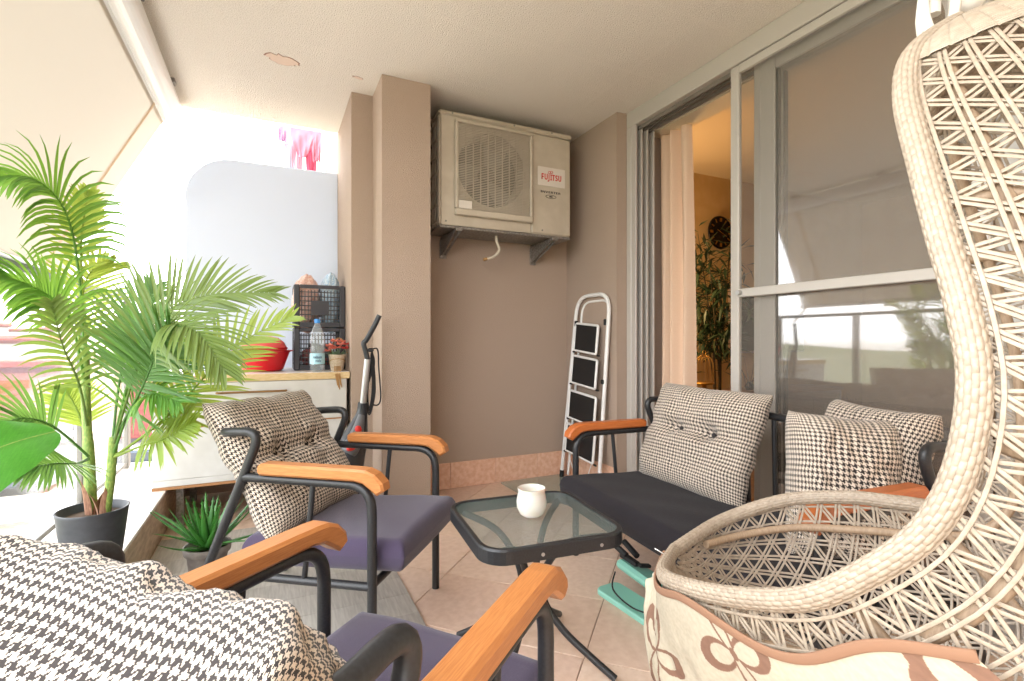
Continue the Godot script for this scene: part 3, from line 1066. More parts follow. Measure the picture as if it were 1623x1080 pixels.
	var hp := spline([T * V(1.34, 1.694, 3.05), T * V(1.342, 1.655, 3.05), T * V(1.365, 1.6, 3.06), T * V(1.33, 1.555, 3.07), T * V(1.27, 1.535, 3.08)], 6)
	obj("drain_hose", tb(hp, 0.0095, 10), M.hose, ac)
	obj("hose_end", tb([T * V(1.285, 1.54, 3.078), T * V(1.262, 1.533, 3.081)], 0.011, 10), M.twine, ac)

func bdisc(c: Vector3, r: float, d: float) -> MB:
	var m := MB.new()
	m.tube([c, c + Vector3(0, 0, d)], r, 14)
	return m

# ---------- step ladder ----------
func ladder() -> void:
	var la := thing("step_ladder", "folded white step ladder with black treads leaning in the corner", "ladder", V(1.93, 0, 2.95))
	var L := func(d: float, h: float, off := 0.0) -> Vector3:
		return V(1.925 + 0.05 * h + off, h, d) - la.position
	obj("front_rail", tb(rounded([L.call(3.19, 0.02), L.call(3.075, 1.31), L.call(2.69, 1.31), L.call(2.725, 0.02)], 0.13, 8), 0.0135, 10), M.white_paint, la)
	obj("rear_rail", tb(rounded([L.call(3.15, 0.02, 0.03), L.call(3.045, 1.27, 0.027), L.call(2.715, 1.27, 0.027), L.call(2.765, 0.02, 0.03)], 0.1, 8), 0.009, 8), M.white_paint, la)
	for d in [3.19, 2.725]:
		obj("rubber_foot", tb([L.call(d, 0.001), L.call(d - 0.003 if d > 3 else d, 0.05)], 0.0165, 10), M.rubber, la)
	for k in 4:
		var h0: float = [0.2, 0.44, 0.69, 0.92][k]
		var h1: float = h0 + 0.19
		var dl := 3.135 - 0.085 * h0
		var dr := 2.775 + 0.005 * k
		var tilt := 0.012
		var a: Vector3 = L.call(dl, h0 + tilt, -0.02)
		var b: Vector3 = L.call(dr, h0 - tilt, -0.02)
		var c: Vector3 = L.call(dr, h1 - tilt, -0.012)
		var d: Vector3 = L.call(dl, h1 + tilt, -0.012)
		var fm := MB.new()
		fm.tube(rounded([a, b, c, d], 0.012, 3, true), 0.009, 8, true)
		var st := obj("tread_frame", fm, M.white_paint, la)
		var pd := MB.new()
		var cc: Vector3 = (a + b + c + d) / 4
		var ins := []
		for q in [a, b, c, d]:
			ins.append(q + (cc - q) * 0.07)
		var nx := Vector3(-0.006, 0, 0)
		pd.face([ins[0] + nx, ins[1] + nx, ins[2] + nx, ins[3] + nx])
		pd.face([ins[3] - nx, ins[2] - nx, ins[1] - nx, ins[0] - nx])
		for q in 4:
			var w := (q + 1) % 4
			pd.face([ins[q] + nx, ins[q] - nx, ins[w] - nx, ins[w] + nx])
		obj("tread_pad", pd, M.rubber, st)
		for e in [[dl + 0.012, h0], [dr - 0.02, h0 - 0.02]]:
			obj("rivet", bx(L.call(e[0], e[1], -0.016), Vector3(0.012, 0.012, 0.03), 0.003), M.rubber, st)
	obj("cross_wire", tb([L.call(3.1, 0.17), L.call(3.0, 0.03)], 0.003, 5), M.white_paint, la)
	obj("cross_wire", tb([L.call(2.82, 0.17), L.call(2.88, 0.03)], 0.003, 5), M.white_paint, la)
	obj("lock_knob", bx(L.call(2.712, 0.73, -0.016), Vector3(0.014, 0.03, 0.03), 0.006), M.rubber, la)
	obj("hinge", bx(L.call(3.06, 1.12, -0.012), Vector3(0.016, 0.04, 0.03), 0.004), M.rubber, la)
	obj("hinge", bx(L.call(2.715, 1.12, -0.012), Vector3(0.016, 0.04, 0.02), 0.004), M.rubber, la)

# ---------- cabinet and what stands on it ----------
func cabinet_and_goods() -> void:
	var cb := thing("cabinet", "white drawer cabinet with pale wooden counter edge behind the armchair", "cabinet", V(-0.08, 0.222, 3.45))
	var o := -cb.position
	var B := func(x0: float, x1: float, h0: float, h1: float, d0: float, d1: float, bev := 0.0) -> MB:
		return bx(V((x0 + x1) / 2, (h0 + h1) / 2, (d0 + d1) / 2) + o, Vector3(x1 - x0, h1 - h0, d1 - d0), bev)
	obj("carcass", B.call(-0.555, 0.408, 0.238, 0.774, 3.15, 3.77), M.cabinet, cb)
	obj("chipboard_base", B.call(-0.556, 0.409, 0.2225, 0.2375, 3.135, 3.77), M.chip, cb)
	obj("counter_top", B.call(-0.575, 0.42, 0.7745, 0.815, 3.134, 3.78, 0.002), M.counter, cb)
	obj("counter_edge", B.call(-0.576, 0.421, 0.775, 0.8135, 3.125, 3.1335, 0.002), M.counter_edge, cb)
	var dr := obj("drawer_front", B.call(-0.553, 0.402, 0.546, 0.7735, 3.132, 3.149, 0.003), M.cabinet, cb)
	obj("gap_strip", B.call(-0.553, 0.402, 0.538, 0.5455, 3.136, 3.149), M.chip, cb)
	obj("door", B.call(-0.553, 0.402, 0.272, 0.5375, 3.132, 3.149, 0.003), M.cabinet, cb)
	obj("plinth", B.call(-0.553, 0.402, 0.238, 0.2715, 3.134, 3.149, 0.002), M.cabinet, cb)
	obj("handle", tb(rounded([V(-0.265, 0.718, 3.133) + o, V(-0.265, 0.718, 3.108) + o, V(0.075, 0.718, 3.108) + o, V(0.075, 0.718, 3.133) + o], 0.008, 3), 0.006, 8), M.brass, dr)
	for q in [[-0.44, 3.2], [0.36, 3.2], [0.36, 3.7], [-0.44, 3.7]]:
		obj("leg", bx(V(q[0], 0.1115, q[1]) + o, Vector3(0.035, 0.222, 0.035), 0.003), M.galv, cb)
	# crates
	for k in 2:
		var h0: float = [0.816, 1.083][k]
		var cr := thing("plastic_crate", ["black slotted plastic crate standing on the white cabinet", "black slotted plastic crate on top of another crate, holding wrapped bags"][k], "crate", V(0.275, h0, 3.49), 0, "stacked crates on the cabinet")
		var hw := 0.15
		var hd := 0.125
		obj("bottom", bx(Vector3(0, 0.006, 0), Vector3(0.29, 0.011, 0.24)), M.crate, cr)
		for sx in [-1, 1]:
			for sz in [-1, 1]:
				obj("corner", bx(Vector3(sx * (hw - 0.016), 0.132, sz * (hd - 0.016)), Vector3(0.034, 0.262, 0.034), 0.005), M.crate, cr)
		for side in 4:
			var b := Basis(Vector3.UP, PI / 2 * side)
			var hl := (hw if side % 2 == 0 else hd) - 0.034
			var at := hd if side % 2 == 0 else hw
			var rim := MB.new()
			rim.box(b * Vector3(0, 0.252, at - 0.006), Vector3(hl * 2, 0.022, 0.012), b)
			rim.box(b * Vector3(0, 0.016, at - 0.006), Vector3(hl * 2, 0.03, 0.012), b)
			obj("rim", rim, M.crate, cr)
			var bars := MB.new()
			for q in 7:
				bars.box(b * Vector3(0, 0.05 + 0.028 * q, at - 0.006), Vector3(hl * 2, 0.006, 0.006), b)
			var nb := int(hl * 2 / 0.019)
			for q in nb:
				bars.box(b * Vector3(-hl + 0.019 * (q + 0.5), 0.13, at - 0.0055), Vector3(0.005, 0.2, 0.0045), b)
			bars.box(b * Vector3(0, 0.12, at - 0.0065), Vector3(hl * 0.9, 0.085, 0.008), b)
			var lt := obj("lattice", bars, M.crate, cr)
			lt.set_meta("kind", "stuff")
	var nz := FastNoiseLite.new()
	nz.frequency = 0.02
	nz.fractal_octaves = 3
	var bags := [[0.2, 1.235, 3.49, 0.085, 0.19, 0.1, "bag_pink", "pinkish clear bag bulging out of the upper black crate"], [0.347, 1.245, 3.5, 0.068, 0.2, 0.1, "bag_blue", "crumpled blue and white plastic bag in the upper black crate"], [0.27, 0.895, 3.49, 0.105, 0.07, 0.09, "bag_red", "dark red bundle inside the lower black crate"]]
	for q in bags:
		var m := MB.new()
		m.ball(Vector3.ZERO, Vector3(q[3], q[4], q[5]) * 0.98, 28, 18, nz, 0.2)
		var b := obj("plastic_bag", m, M[q[6]])
		b.position = V(q[0], q[1], q[2])
		meta(b, q[7], "bag")
	# basins
	var bs := thing("wash_basin", "wide red plastic wash basin on the white cabinet", "basin", V(-0.045, 0.8155, 3.4))
	var m := MB.new()
	m.lathe([Vector2(0, 0.001), Vector2(0.1, 0.001), Vector2(0.112, 0.012), Vector2(0.148, 0.115), Vector2(0.168, 0.121), Vector2(0.17, 0.126), Vector2(0.146, 0.124), Vector2(0.106, 0.014), Vector2(0.0, 0.006)], Vector3.ZERO, 44)
	obj("bowl", m, M.red, bs)
	var b2 := thing("colander", "pinkish red upturned bowl lying in the red wash basin", "bowl", V(-0.04, 0.8235, 3.4))
	m = MB.new()
	m.lathe([Vector2(0.101, 0.0), Vector2(0.128, 0.13), Vector2(0.112, 0.165), Vector2(0.08, 0.192), Vector2(0.035, 0.203), Vector2(0, 0.204)], Vector3.ZERO, 40)
	obj("dome", m, M.pink_bowl, b2)
	var rim := []
	for k in 40:
		rim.append(Vector3(cos(TAU * k / 40) * 0.128, 0.13, sin(TAU * k / 40) * 0.128))
	m = MB.new()
	m.tube(rim, 0.005, 6, true)
	obj("rim", m, M.red, b2)
	# bottle
	var bt := thing("water_bottle", "clear plastic water bottle with blue cap and pale blue label", "bottle", V(0.247, 0.8155, 3.21))
	m = MB.new()
	m.lathe([Vector2(0, 0.004), Vector2(0.028, 0.0), Vector2(0.042, 0.012), Vector2(0.041, 0.045), Vector2(0.039, 0.05), Vector2(0.041, 0.055), Vector2(0.041, 0.13), Vector2(0.0405, 0.15), Vector2(0.038, 0.154), Vector2(0.042, 0.165), Vector2(0.043, 0.19), Vector2(0.038, 0.225), Vector2(0.026, 0.258), Vector2(0.0155, 0.28), Vector2(0.0135, 0.29), Vector2(0.0135, 0.3)], Vector3.ZERO, 30)
	obj("bottle_body", m, M.pet, bt)
	m = MB.new()
	m.lathe([Vector2(0.0155, 0.288), Vector2(0.0165, 0.29), Vector2(0.0165, 0.308), Vector2(0.014, 0.312), Vector2(0, 0.312)], Vector3.ZERO, 24)
	obj("cap", m, M.blue_cap, bt)
	m = MB.new()
	m.lathe([Vector2(0.0425, 0.045), Vector2(0.0425, 0.108)], Vector3.ZERO, 36)
	var lb := obj("paper_label", m, M.label_blue, bt)
	var face := Basis(Vector3.UP, -0.05)
	text_on(lb, "lettering", "rodnum", M.navy, face * Vector3(0, 0.087, 0.0435), 0.05, 0.016, true, 0.3, face)
	text_on(lb, "lettering", "voda", M.navy, face * Vector3(0.004, 0.066, 0.0435), 0.032, 0.014, true, 0.3, face)
	# flower pot
	var fp := thing("flower_pot", "paper wrapped flower pot of peach flowers tied with twine on the cabinet", "flower pot", V(0.36, 0.8155, 3.225))
	m = MB.new()
	m.lathe([Vector2(0, 0.001), Vector2(0.036, 0.001), Vector2(0.05, 0.095), Vector2(0.052, 0.1), Vector2(0.046, 0.1), Vector2(0.04, 0.085), Vector2(0, 0.085)], Vector3.ZERO, 22)
	obj("pot", m, M.wrap, fp)
	var tw := []
	for k in 24:
		tw.append(Vector3(cos(TAU * k / 24) * 0.046, 0.055 + 0.02 * sin(TAU * k / 24), sin(TAU * k / 24) * 0.046))
	m = MB.new()
	m.tube(tw, 0.0025, 5, true)
	obj("twine", m, M.twine, fp)
	for k in 5:
		var x := -0.03 + 0.012 * k
		obj("twine_end", tb(spline([Vector3(x * 0.6, 0.03, 0.044), Vector3(x * 0.7, 0.004, 0.07), Vector3(x * 0.5 - 0.005, -0.02, 0.105), Vector3(x * 0.5 + 0.006, -0.08 - 0.012 * (k % 3), 0.107)], 4), 0.003, 5), M.twine, fp)
	var hp := []
	for k in 13:
		var a := PI * k / 12
		hp.append(Vector3(0.012 + cos(a) * 0.048, 0.1 + sin(a) * 0.1, -0.01))
	obj("basket_handle", tb(hp, 0.003, 6), M.twine, fp)
	for k in 9:
		var c := Vector3([-0.045, -0.015, 0.015, 0.045, -0.03, 0.0, 0.03, 0.055, -0.05][k], [0.15, 0.178, 0.16, 0.135, 0.135, 0.14, 0.175, 0.16, 0.12][k], [0.02, 0.0, 0.03, 0.02, 0.035, 0.03, -0.01, 0.0, 0.0][k])
		obj("flower_stem", tb([Vector3(c.x * 0.3, 0.08, c.z * 0.3), c], 0.0018, 4), M.sage, fp)
		m = MB.new()
		for q in 9:
			var a := TAU * q / 9 + k
			var d := Vector3(cos(a), 0.35 + 0.5 * (q % 2), sin(a) + 0.4).normalized()
			leaf_blade(m, c - d * 0.003, d, 0.034, 0.032)
		obj("flower", m, M.petal_red if k == 3 or k == 7 else M.petal, fp)
	for k in 14:
		var a := TAU * k / 14
		m = MB.new()
		leaf_blade(m, Vector3(cos(a) * 0.02, 0.085, sin(a) * 0.02), Vector3(cos(a), 0.7 + 0.5 * (k % 3), sin(a)).normalized(), 0.06, 0.026)
		obj("leaf", m, M.sage, fp)

# ---------- upright vacuum cleaner ----------
func vacuum() -> void:
	var va := thing("vacuum_cleaner", "upright dark vacuum cleaner with silver tube and red buttons by the column", "vacuum cleaner", V(0.36, 0, 2.76))
	var o := -va.position
	obj("handle", tb(spline([V(0.512, 1.133, 2.69) + o, V(0.489, 1.08, 2.70) + o, V(0.452, 1.005, 2.72) + o, V(0.437, 0.985, 2.725) + o, V(0.446, 0.945, 2.722) + o, V(0.456, 0.9, 2.72) + o], 5), 0.0135, 10), M.vac_dark, va)
	obj("tube", tb([V(0.456, 0.902, 2.72) + o, V(0.436, 0.665, 2.74) + o], 0.0165, 12), M.vac_silver, va)
	var body := MB.new()
	var path := spline([V(0.436, 0.672, 2.74) + o, V(0.428, 0.6, 2.745) + o, V(0.4, 0.5, 2.75) + o, V(0.372, 0.4, 2.755) + o, V(0.355, 0.2, 2.76) + o, V(0.352, 0.06, 2.76) + o], 5)
	var rad := []
	for i in path.size():
		rad.append(lerpf(0.026, 0.078, smoothstep(0.1, 0.55, float(i) / (path.size() - 1))))
	body.tube(path, rad, 18)
	obj("body", body, M.vac_dark, va)
	var shell := MB.new()
	var sp := []
	for p in [V(0.425, 0.61, 2.72), V(0.405, 0.54, 2.70), V(0.378, 0.47, 2.685), V(0.352, 0.425, 2.68)]:
		sp.append(p + o)
	shell.tube(spline(sp, 5), [0.016, 0.018, 0.021, 0.024, 0.027, 0.03, 0.033, 0.036, 0.038, 0.04, 0.042, 0.043, 0.043, 0.042, 0.04, 0.034], 14)
	obj("grey_cover", shell, M.vac_grey, va)
	for q in [[0.402, 0.545, 2.672, 0.017, 0.02], [0.366, 0.462, 2.645, 0.028, 0.018]]:
		var m := MB.new()
		m.ball(V(q[0], q[1], q[2]) + o, Vector3(q[3], q[4], 0.012), 14, 8, null, 0, Basis(Vector3.BACK, 0.5))
		obj("button", m, M.red_print, va)
	obj("floor_head", bx(V(0.345, 0.035, 2.72) + o, Vector3(0.27, 0.068, 0.22), 0.02), M.vac_dark, va)
	var lp := []
	for k in 4:
		var w := 0.012 * k
		lp.append(tb(spline([V(0.478, 0.94, 2.722) + o, V(0.472 + w * 0.6, 0.87, 2.735) + o, V(0.462 - w * 0.3, 0.72, 2.75) + o, V(0.47, 0.64 - w, 2.752) + o, V(0.485 + w * 0.4, 0.72, 2.75) + o, V(0.484 + w * 0.2, 0.88, 2.735) + o, V(0.48, 0.945, 2.722) + o], 6), 0.0042, 6))
	for m in lp:
		obj("cable", m, M.cable, va)
	obj("cable", tb(spline([V(0.482, 0.955, 2.722) + o, V(0.51, 0.95, 2.73) + o, V(0.518, 0.85, 2.74) + o, V(0.53, 0.7, 2.75) + o, V(0.515, 0.655, 2.75) + o, V(0.48, 0.66, 2.75) + o], 6), 0.004, 6), M.cable, va)
	obj("cable_hook", bx(V(0.472, 0.95, 2.722) + o, Vector3(0.03, 0.02, 0.02), 0.005), M.vac_dark, va)

# ---------- seats ----------
func chair_frame(t: Node3D, W: float, wood: Material, seat: Material, struts := false) -> void:
	# local axes: -z is where the chair faces, the front legs stand at z = 0
	var R := 0.0145
	for s in [-1.0, 1.0]:
		var x: float = s * W / 2
		obj("front_leg", tb(rounded([Vector3(x, 0.0, 0), Vector3(x, 0.562, 0), Vector3(x, 0.562, 0.445)], 0.085, 8), R, 12), M.frame_black, t)
		obj("side_rail", tb([Vector3(x, 0.255, 0.0), Vector3(x, 0.245, 0.585)], R * 0.9, 10), M.frame_black, t)
		obj("arm_rod", tb([Vector3(x, 0.555, 0.2), Vector3(x, 0.255, 0.23)], R * 0.62, 8), M.frame_black, t)
		var q := PackedVector2Array([Vector2(0.375, 0.577), Vector2(0.05, 0.577), Vector2(0.02, 0.571), Vector2(-0.006, 0.553), Vector2(-0.026, 0.538), Vector2(-0.05, 0.553), Vector2(-0.045, 0.575), Vector2(-0.02, 0.6), Vector2(0.01, 0.612), Vector2(0.04, 0.614), Vector2(0.37, 0.614), Vector2(0.382, 0.605), Vector2(0.384, 0.587)])
		var m := MB.new()
		m.prism(q, x - 0.027, x + 0.027, Transform3D(Basis(Vector3(0, 0, 1), Vector3(0, 1, 0), Vector3(1, 0, 0)), Vector3.ZERO), 0.007)
		obj("armrest", m, wood, t)
	var h := W / 2
	obj("back_frame", tb(rounded([Vector3(h, 0, 0.7), Vector3(h, 0.712, 0.385), Vector3(h, 0.7, 0.55), Vector3(-h, 0.7, 0.55), Vector3(-h, 0.712, 0.385), Vector3(-h, 0, 0.7)], 0.065, 8), R, 12), M.frame_black, t)
	obj("cross_rail", tb([Vector3(-h, 0.25, 0.01), Vector3(h, 0.25, 0.01)], R * 0.85, 10), M.frame_black, t)
	obj("cross_rail", tb([Vector3(-h, 0.246, 0.575), Vector3(h, 0.246, 0.575)], R * 0.85, 10), M.frame_black, t)
	if struts:
		for x in [-0.13, 0.0, 0.13]:
			obj("back_strut", tb([Vector3(x, 0.705, 0.55), Vector3(x, 0.25, 0.56)], R * 0.6, 8), M.frame_black, t)
	# seat cushion: a soft slab
	var n := 26
	var mm := int(30 * W / 0.5)
	var cu := MB.new()
	var lx := h - R - 0.004
	for side in 2:
		var pts := []
		for j in n:
			for i in mm:
				var u := -1.0 + 2.0 * i / (mm - 1)
				var v := -1.0 + 2.0 * j / (n - 1)
				u = signf(u) * (1.0 - pow(1.0 - absf(u), 1.7))
				v = signf(v) * (1.0 - pow(1.0 - absf(v), 1.7))
				var e := minf((1.0 - absf(u)) * lx, (1.0 - absf(v)) * 0.285)
				var lift := sqrt(maxf(0.0, 1.0 - pow(1.0 - minf(e / 0.03, 1.0), 2.0)))
				var z := 0.19 + v * 0.285
				var y := 0.327 - 0.05 * (z - 0.19) + (0.05 * lift + 0.006 * cos(u * 1.5) * lift) * (1 if side == 0 else -1)
				if side == 0:
					y += 0.003 * sin(u * 9.0 * W + v * 3.0) * lift * sin(v * 4.0 + u * 2.0)
				pts.append(Vector3(u * lx, y, z))
		var f := cu.ix.size()
		cu.grid(pts, mm, n)
		if side == 0:
			for i in range(f, cu.ix.size(), 3):
				var k := cu.ix[i + 1]
				cu.ix[i + 1] = cu.ix[i + 2]
				cu.ix[i + 2] = k
	obj("seat_cushion", cu, seat, t)

func edge_t(u: float, t: float) -> float:
	return t * 0.5 * sqrt(maxf(0.0, 1.0 - pow(absf(u), 5.0)))

func pillow(w: float, hgt: float, t: float, buttons: Array, sd := 1, sag := 0.0) -> MB:
	var m := MB.new()
	var nz := FastNoiseLite.new()
	nz.seed = sd
	nz.frequency = 3.0
	var nu := 46
	var nv := 40
	for side in 2:
		var sg := 1.0 if side == 0 else -1.0
		var pts := []
		var uvs := []
		var us := []
		var vs := []
		for i in nu:
			var u := -1.0 + 2.0 * i / (nu - 1)
			us.append(signf(u) * (1.0 - pow(1.0 - absf(u), 1.45)))
		for j in nv:
			var v := -1.0 + 2.0 * j / (nv - 1)
			vs.append(signf(v) * (1.0 - pow(1.0 - absf(v), 1.45)))
		for j in nv:
			for i in nu:
				var u: float = us[i]
				var v: float = vs[j]
				var e := maxf(0.0, (1.0 - pow(absf(u), 5.0)) * (1.0 - pow(absf(v), 5.0)))
				var th := t * 0.5 * pow(e, 0.5) * (1.0 + 0.16 * nz.get_noise_2d(u, v))
				for b in buttons:
					var du: float = (u - b.x) * w * 0.5
					var dv: float = (v - b.y) * hgt * 0.5
					th -= t * 0.4 * exp(-(du * du + dv * dv) / 0.0011) * (1.0 if side == 0 else 0.6)
					th -= t * 0.14 * exp(-dv * dv / 0.0006) * exp(-maxf(0.0, absf(du) - 0.06) * 9.0)
				var x := u * w * 0.5 * (1.0 - 0.035 * (1.0 - v * v))
				var y := hgt * 0.5 * (1.0 + v * (1.0 - 0.045 * (1.0 - u * u))) - sag * hgt * (1.0 - u * u) * maxf(0.0, v)
				pts.append(Vector3(x, y, -sg * maxf(th, 0.0) + 0.02 * nz.get_noise_2d(u * 0.4 + 5.0, v * 0.4)))
		var ul := [0.0]
		for i in range(1, nu):
			ul.append(ul[-1] + Vector2(us[i] - us[i - 1], 0).length() * w * 0.5 + absf(edge_t(us[i], t) - edge_t(us[i - 1], t)))
		var vl := [0.0]
		for j in range(1, nv):
			vl.append(vl[-1] + (vs[j] - vs[j - 1]) * hgt * 0.5 + absf(edge_t(vs[j], t) - edge_t(vs[j - 1], t)))
		for j in nv:
			for i in nu:
				uvs.append(Vector2(ul[i], -vl[j]) / 0.062)
		var f := m.ix.size()
		m.grid(pts, nu, nv, uvs)
		if side == 0:
			for i in range(f, m.ix.size(), 3):
				var k := m.ix[i + 1]
				m.ix[i + 1] = m.ix[i + 2]
				m.ix[i + 2] = k
	return m

func put_pillow(label: String, holder: Node3D, local: Transform3D, w: float, hgt: float, t: float, buttons: Array, sd := 1, sag := 0.0) -> void:
	var o := thing("cushion", label, "cushion")
	o.transform = holder.transform * local
	obj("cover", pillow(w, hgt, t, buttons, sd, sag), M.hound, o)
	for b in buttons:
		var m := MB.new()
		m.ball(Vector3(b.x * w * 0.48, hgt * 0.5 * (1 + b.y), -0.016), Vector3(0.011, 0.011, 0.007), 10, 6)
		obj("button", m, M.button, o)

func facing(fx: float, fd: float) -> float:
	return atan2(-fx, fd)

func seats() -> void:
	var c1 := thing("armchair", "black tube armchair with purple seat standing in front of the white cabinet", "armchair", V(0.437, 0, 1.765), facing(0.789, -0.614), "matching armchairs")
	chair_frame(c1, 0.53, M.wood, M.purple)
	var lean := func(x: float, y: float, z: float, tilt: float, turn := 0.0, roll := 0.0) -> Transform3D:
		return Transform3D(Basis(Vector3.UP, turn) * Basis(Vector3.RIGHT, tilt) * Basis(Vector3.BACK, roll), Vector3(x, y, z))
	put_pillow("houndstooth back cushion on the armchair in front of the white cabinet", c1, lean.call(0.0, 0.355, 0.345, 0.55), 0.53, 0.51, 0.16, [Vector2(-0.36, 0.05), Vector2(0.36, 0.05)], 3)
	var c2 := thing("armchair", "black tube armchair with purple seat facing the glass table beside the railing", "armchair", V(0.268, 0, 0.965), facing(0.762, 0.648), "matching armchairs")
	chair_frame(c2, 0.51, M.wood, M.purple)
	put_pillow("houndstooth back cushion slumped in the armchair facing the glass table", c2, lean.call(0.0, 0.36, 0.33, 0.6), 0.57, 0.49, 0.21, [Vector2(-0.36, 0.0), Vector2(0.36, 0.0)], 8, 0.05)
	var c3 := thing("loveseat", "black tube two seat sofa with black seat along the glass door", "sofa", V(1.24, 0, 1.39), facing(-0.9976, 0.07))
	chair_frame(c3, 1.22, M.wood_love, M.black_seat, true)
	put_pillow("wide houndstooth back cushion on the sofa end next to the step ladder", c3, lean.call(0.27, 0.352, 0.335, 0.36, 0.04), 0.6, 0.47, 0.17, [Vector2(-0.33, 0.12), Vector2(0.33, 0.12)], 5)
	put_pillow("houndstooth back cushion on the sofa behind the hanging chair, leaning on the back", c3, lean.call(-0.4, 0.36, 0.37, 0.34, -0.12, 0.03), 0.34, 0.46, 0.16, [], 6)
	put_pillow("plump houndstooth cushion tucked against the sofa armrest behind the hanging chair", c3, lean.call(-0.475, 0.365, 0.27, 0.22, 1.05, 0.08), 0.29, 0.42, 0.22, [], 9)

# ---------- glass table and candle ----------
func rounded_square(side: float, r: float, n := 7) -> Array:
	var q := []
	for k in 4:
		var cx := (side / 2 - r) * (1 if k == 0 or k == 3 else -1)
		var cy := (side / 2 - r) * (1 if k < 2 else -1)
		for i in n + 1:
			var a := PI / 2 * (k + float(i) / n)
			q.append(Vector2(cx + cos(a) * r, cy + sin(a) * r))
	return q

func table() -> void:
	var t := thing("side_table", "low square black side table with a rippled glass top", "table", V(0.737, 0, 1.403), deg_to_rad(-5))
	var o := rounded_square(0.445, 0.075)
	var i := rounded_square(0.415, 0.062)
	var m := MB.new()
	var n := o.size()
	for k in n:
		var j := (k + 1) % n
		var P := func(q: Vector2, h: float) -> Vector3:
			return Vector3(q.x, h, q.y)
		m.face([P.call(o[k], 0.41), P.call(o[k], 0.445), P.call(o[j], 0.445), P.call(o[j], 0.41)])
		m.face([P.call(o[k], 0.445), P.call(o[k] * 0.985, 0.4505), P.call(o[j] * 0.985, 0.4505), P.call(o[j], 0.445)])
		m.face([P.call(o[k] * 0.985, 0.4505), P.call(i[k], 0.4505), P.call(i[j], 0.4505), P.call(o[j] * 0.985, 0.4505)])
		m.face([P.call(i[k], 0.4505), P.call(i[k], 0.41), P.call(i[j], 0.41), P.call(i[j], 0.4505)])
		m.face([P.call(i[k], 0.41), P.call(o[k], 0.41), P.call(o[j], 0.41), P.call(i[j], 0.41)])
	m.orient(0, Vector3(0, 0.43, 0))
	obj("rim", m, M.frame_black, t)
	var g := MB.new()
	var gp := PackedVector2Array()
	for q in i:
		gp.append(q * 0.997)
	g.prism(gp, 0.438, 0.446, Transform3D(Basis(Vector3(1, 0, 0), Vector3(0, 0, -1), Vector3(0, 1, 0)), Vector3.ZERO))
	obj("glass_top", g, M.table_glass, t)
	for k in 4:
		var d := Vector3(cos(PI / 4 + PI / 2 * k), 0, sin(PI / 4 + PI / 2 * k))
		var path := spline([d * 0.245 + Vector3(0, 0.425, 0), d * 0.12 + Vector3(0, 0.385, 0), d * 0.045 + Vector3(0, 0.29, 0), d * 0.04 + Vector3(0, 0.2, 0), d * 0.1 + Vector3(0, 0.12, 0), d * 0.185 + Vector3(0, 0.06, 0), d * 0.265 + Vector3(0, 0.011, 0)], 6)
		obj("leg", tb(path, 0.011, 10), M.frame_black, t)
	var rg := []
	for k in 20:
		rg.append(Vector3(cos(TAU * k / 20) * 0.03, 0.245, sin(TAU * k / 20) * 0.03))
	var rm := MB.new()
	rm.tube(rg, 0.006, 6, true)
	obj("leg_ring", rm, M.frame_black, t)
	for q in [Vector3(0.12, 0.426, 0.2235), Vector3(-0.06, 0.426, 0.2235)]:
		obj("screw", bdisc(q, 0.005, 0.002), M.steel, t)
	var c := thing("candle_jar", "white frosted glass candle jar on the glass table", "candle jar", V(0.742, 0.4465, 1.412))
	var cm := MB.new()
	cm.lathe([Vector2(0, 0), Vector2(0.026, 0), Vector2(0.038, 0.009), Vector2(0.047, 0.03), Vector2(0.048, 0.048), Vector2(0.0435, 0.069), Vector2(0.042, 0.076), Vector2(0.0445, 0.088), Vector2(0.0425, 0.089), Vector2(0.039, 0.076), Vector2(0.042, 0.058)], Vector3.ZERO, 36)
	obj("jar", cm, M.candle_glass, c)
	var wx := MB.new()
	wx.lathe([Vector2(0.043, 0.052), Vector2(0.02, 0.054), Vector2(0, 0.053)], Vector3.ZERO, 24)
	obj("wax", wx, M.wax, c)
	obj("wick", tb([Vector3(0, 0.052, 0), Vector3(0.001, 0.063, 0)], 0.001, 5), M.track, c)

# ---------- hanging wicker chair ----------
const RIM := [Vector3(-0.02, 1.475, 0.02), Vector3(0.02, 1.395, 0.14), Vector3(0.026, 1.315, 0.2), Vector3(0.006, 1.2, 0.26), Vector3(-0.012, 1.11, 0.3), Vector3(-0.027, 1.04, 0.32), Vector3(-0.037, 0.96, 0.335), Vector3(-0.027, 0.873, 0.34), Vector3(0.0, 0.803, 0.34), Vector3(0.048, 0.746, 0.34), Vector3(0.113, 0.688, 0.325), Vector3(0.2, 0.645, 0.29), Vector3(0.3, 0.605, 0.23), Vector3(0.38, 0.575, 0.15), Vector3(0.425, 0.558, 0.0)]
const SPINE := [Vector3(-0.05, 1.485, 0), Vector3(-0.17, 1.45, 0), Vector3(-0.27, 1.36, 0), Vector3(-0.36, 1.22, 0), Vector3(-0.42, 1.08, 0), Vector3(-0.45, 0.95, 0), Vector3(-0.455, 0.82, 0), Vector3(-0.44, 0.68, 0), Vector3(-0.4, 0.54, 0), Vector3(-0.32, 0.41, 0), Vector3(-0.2, 0.31, 0), Vector3(-0.02, 0.25, 0), Vector3(0.2, 0.26, 0), Vector3(0.36, 0.35, 0), Vector3(0.435, 0.53, 0)]

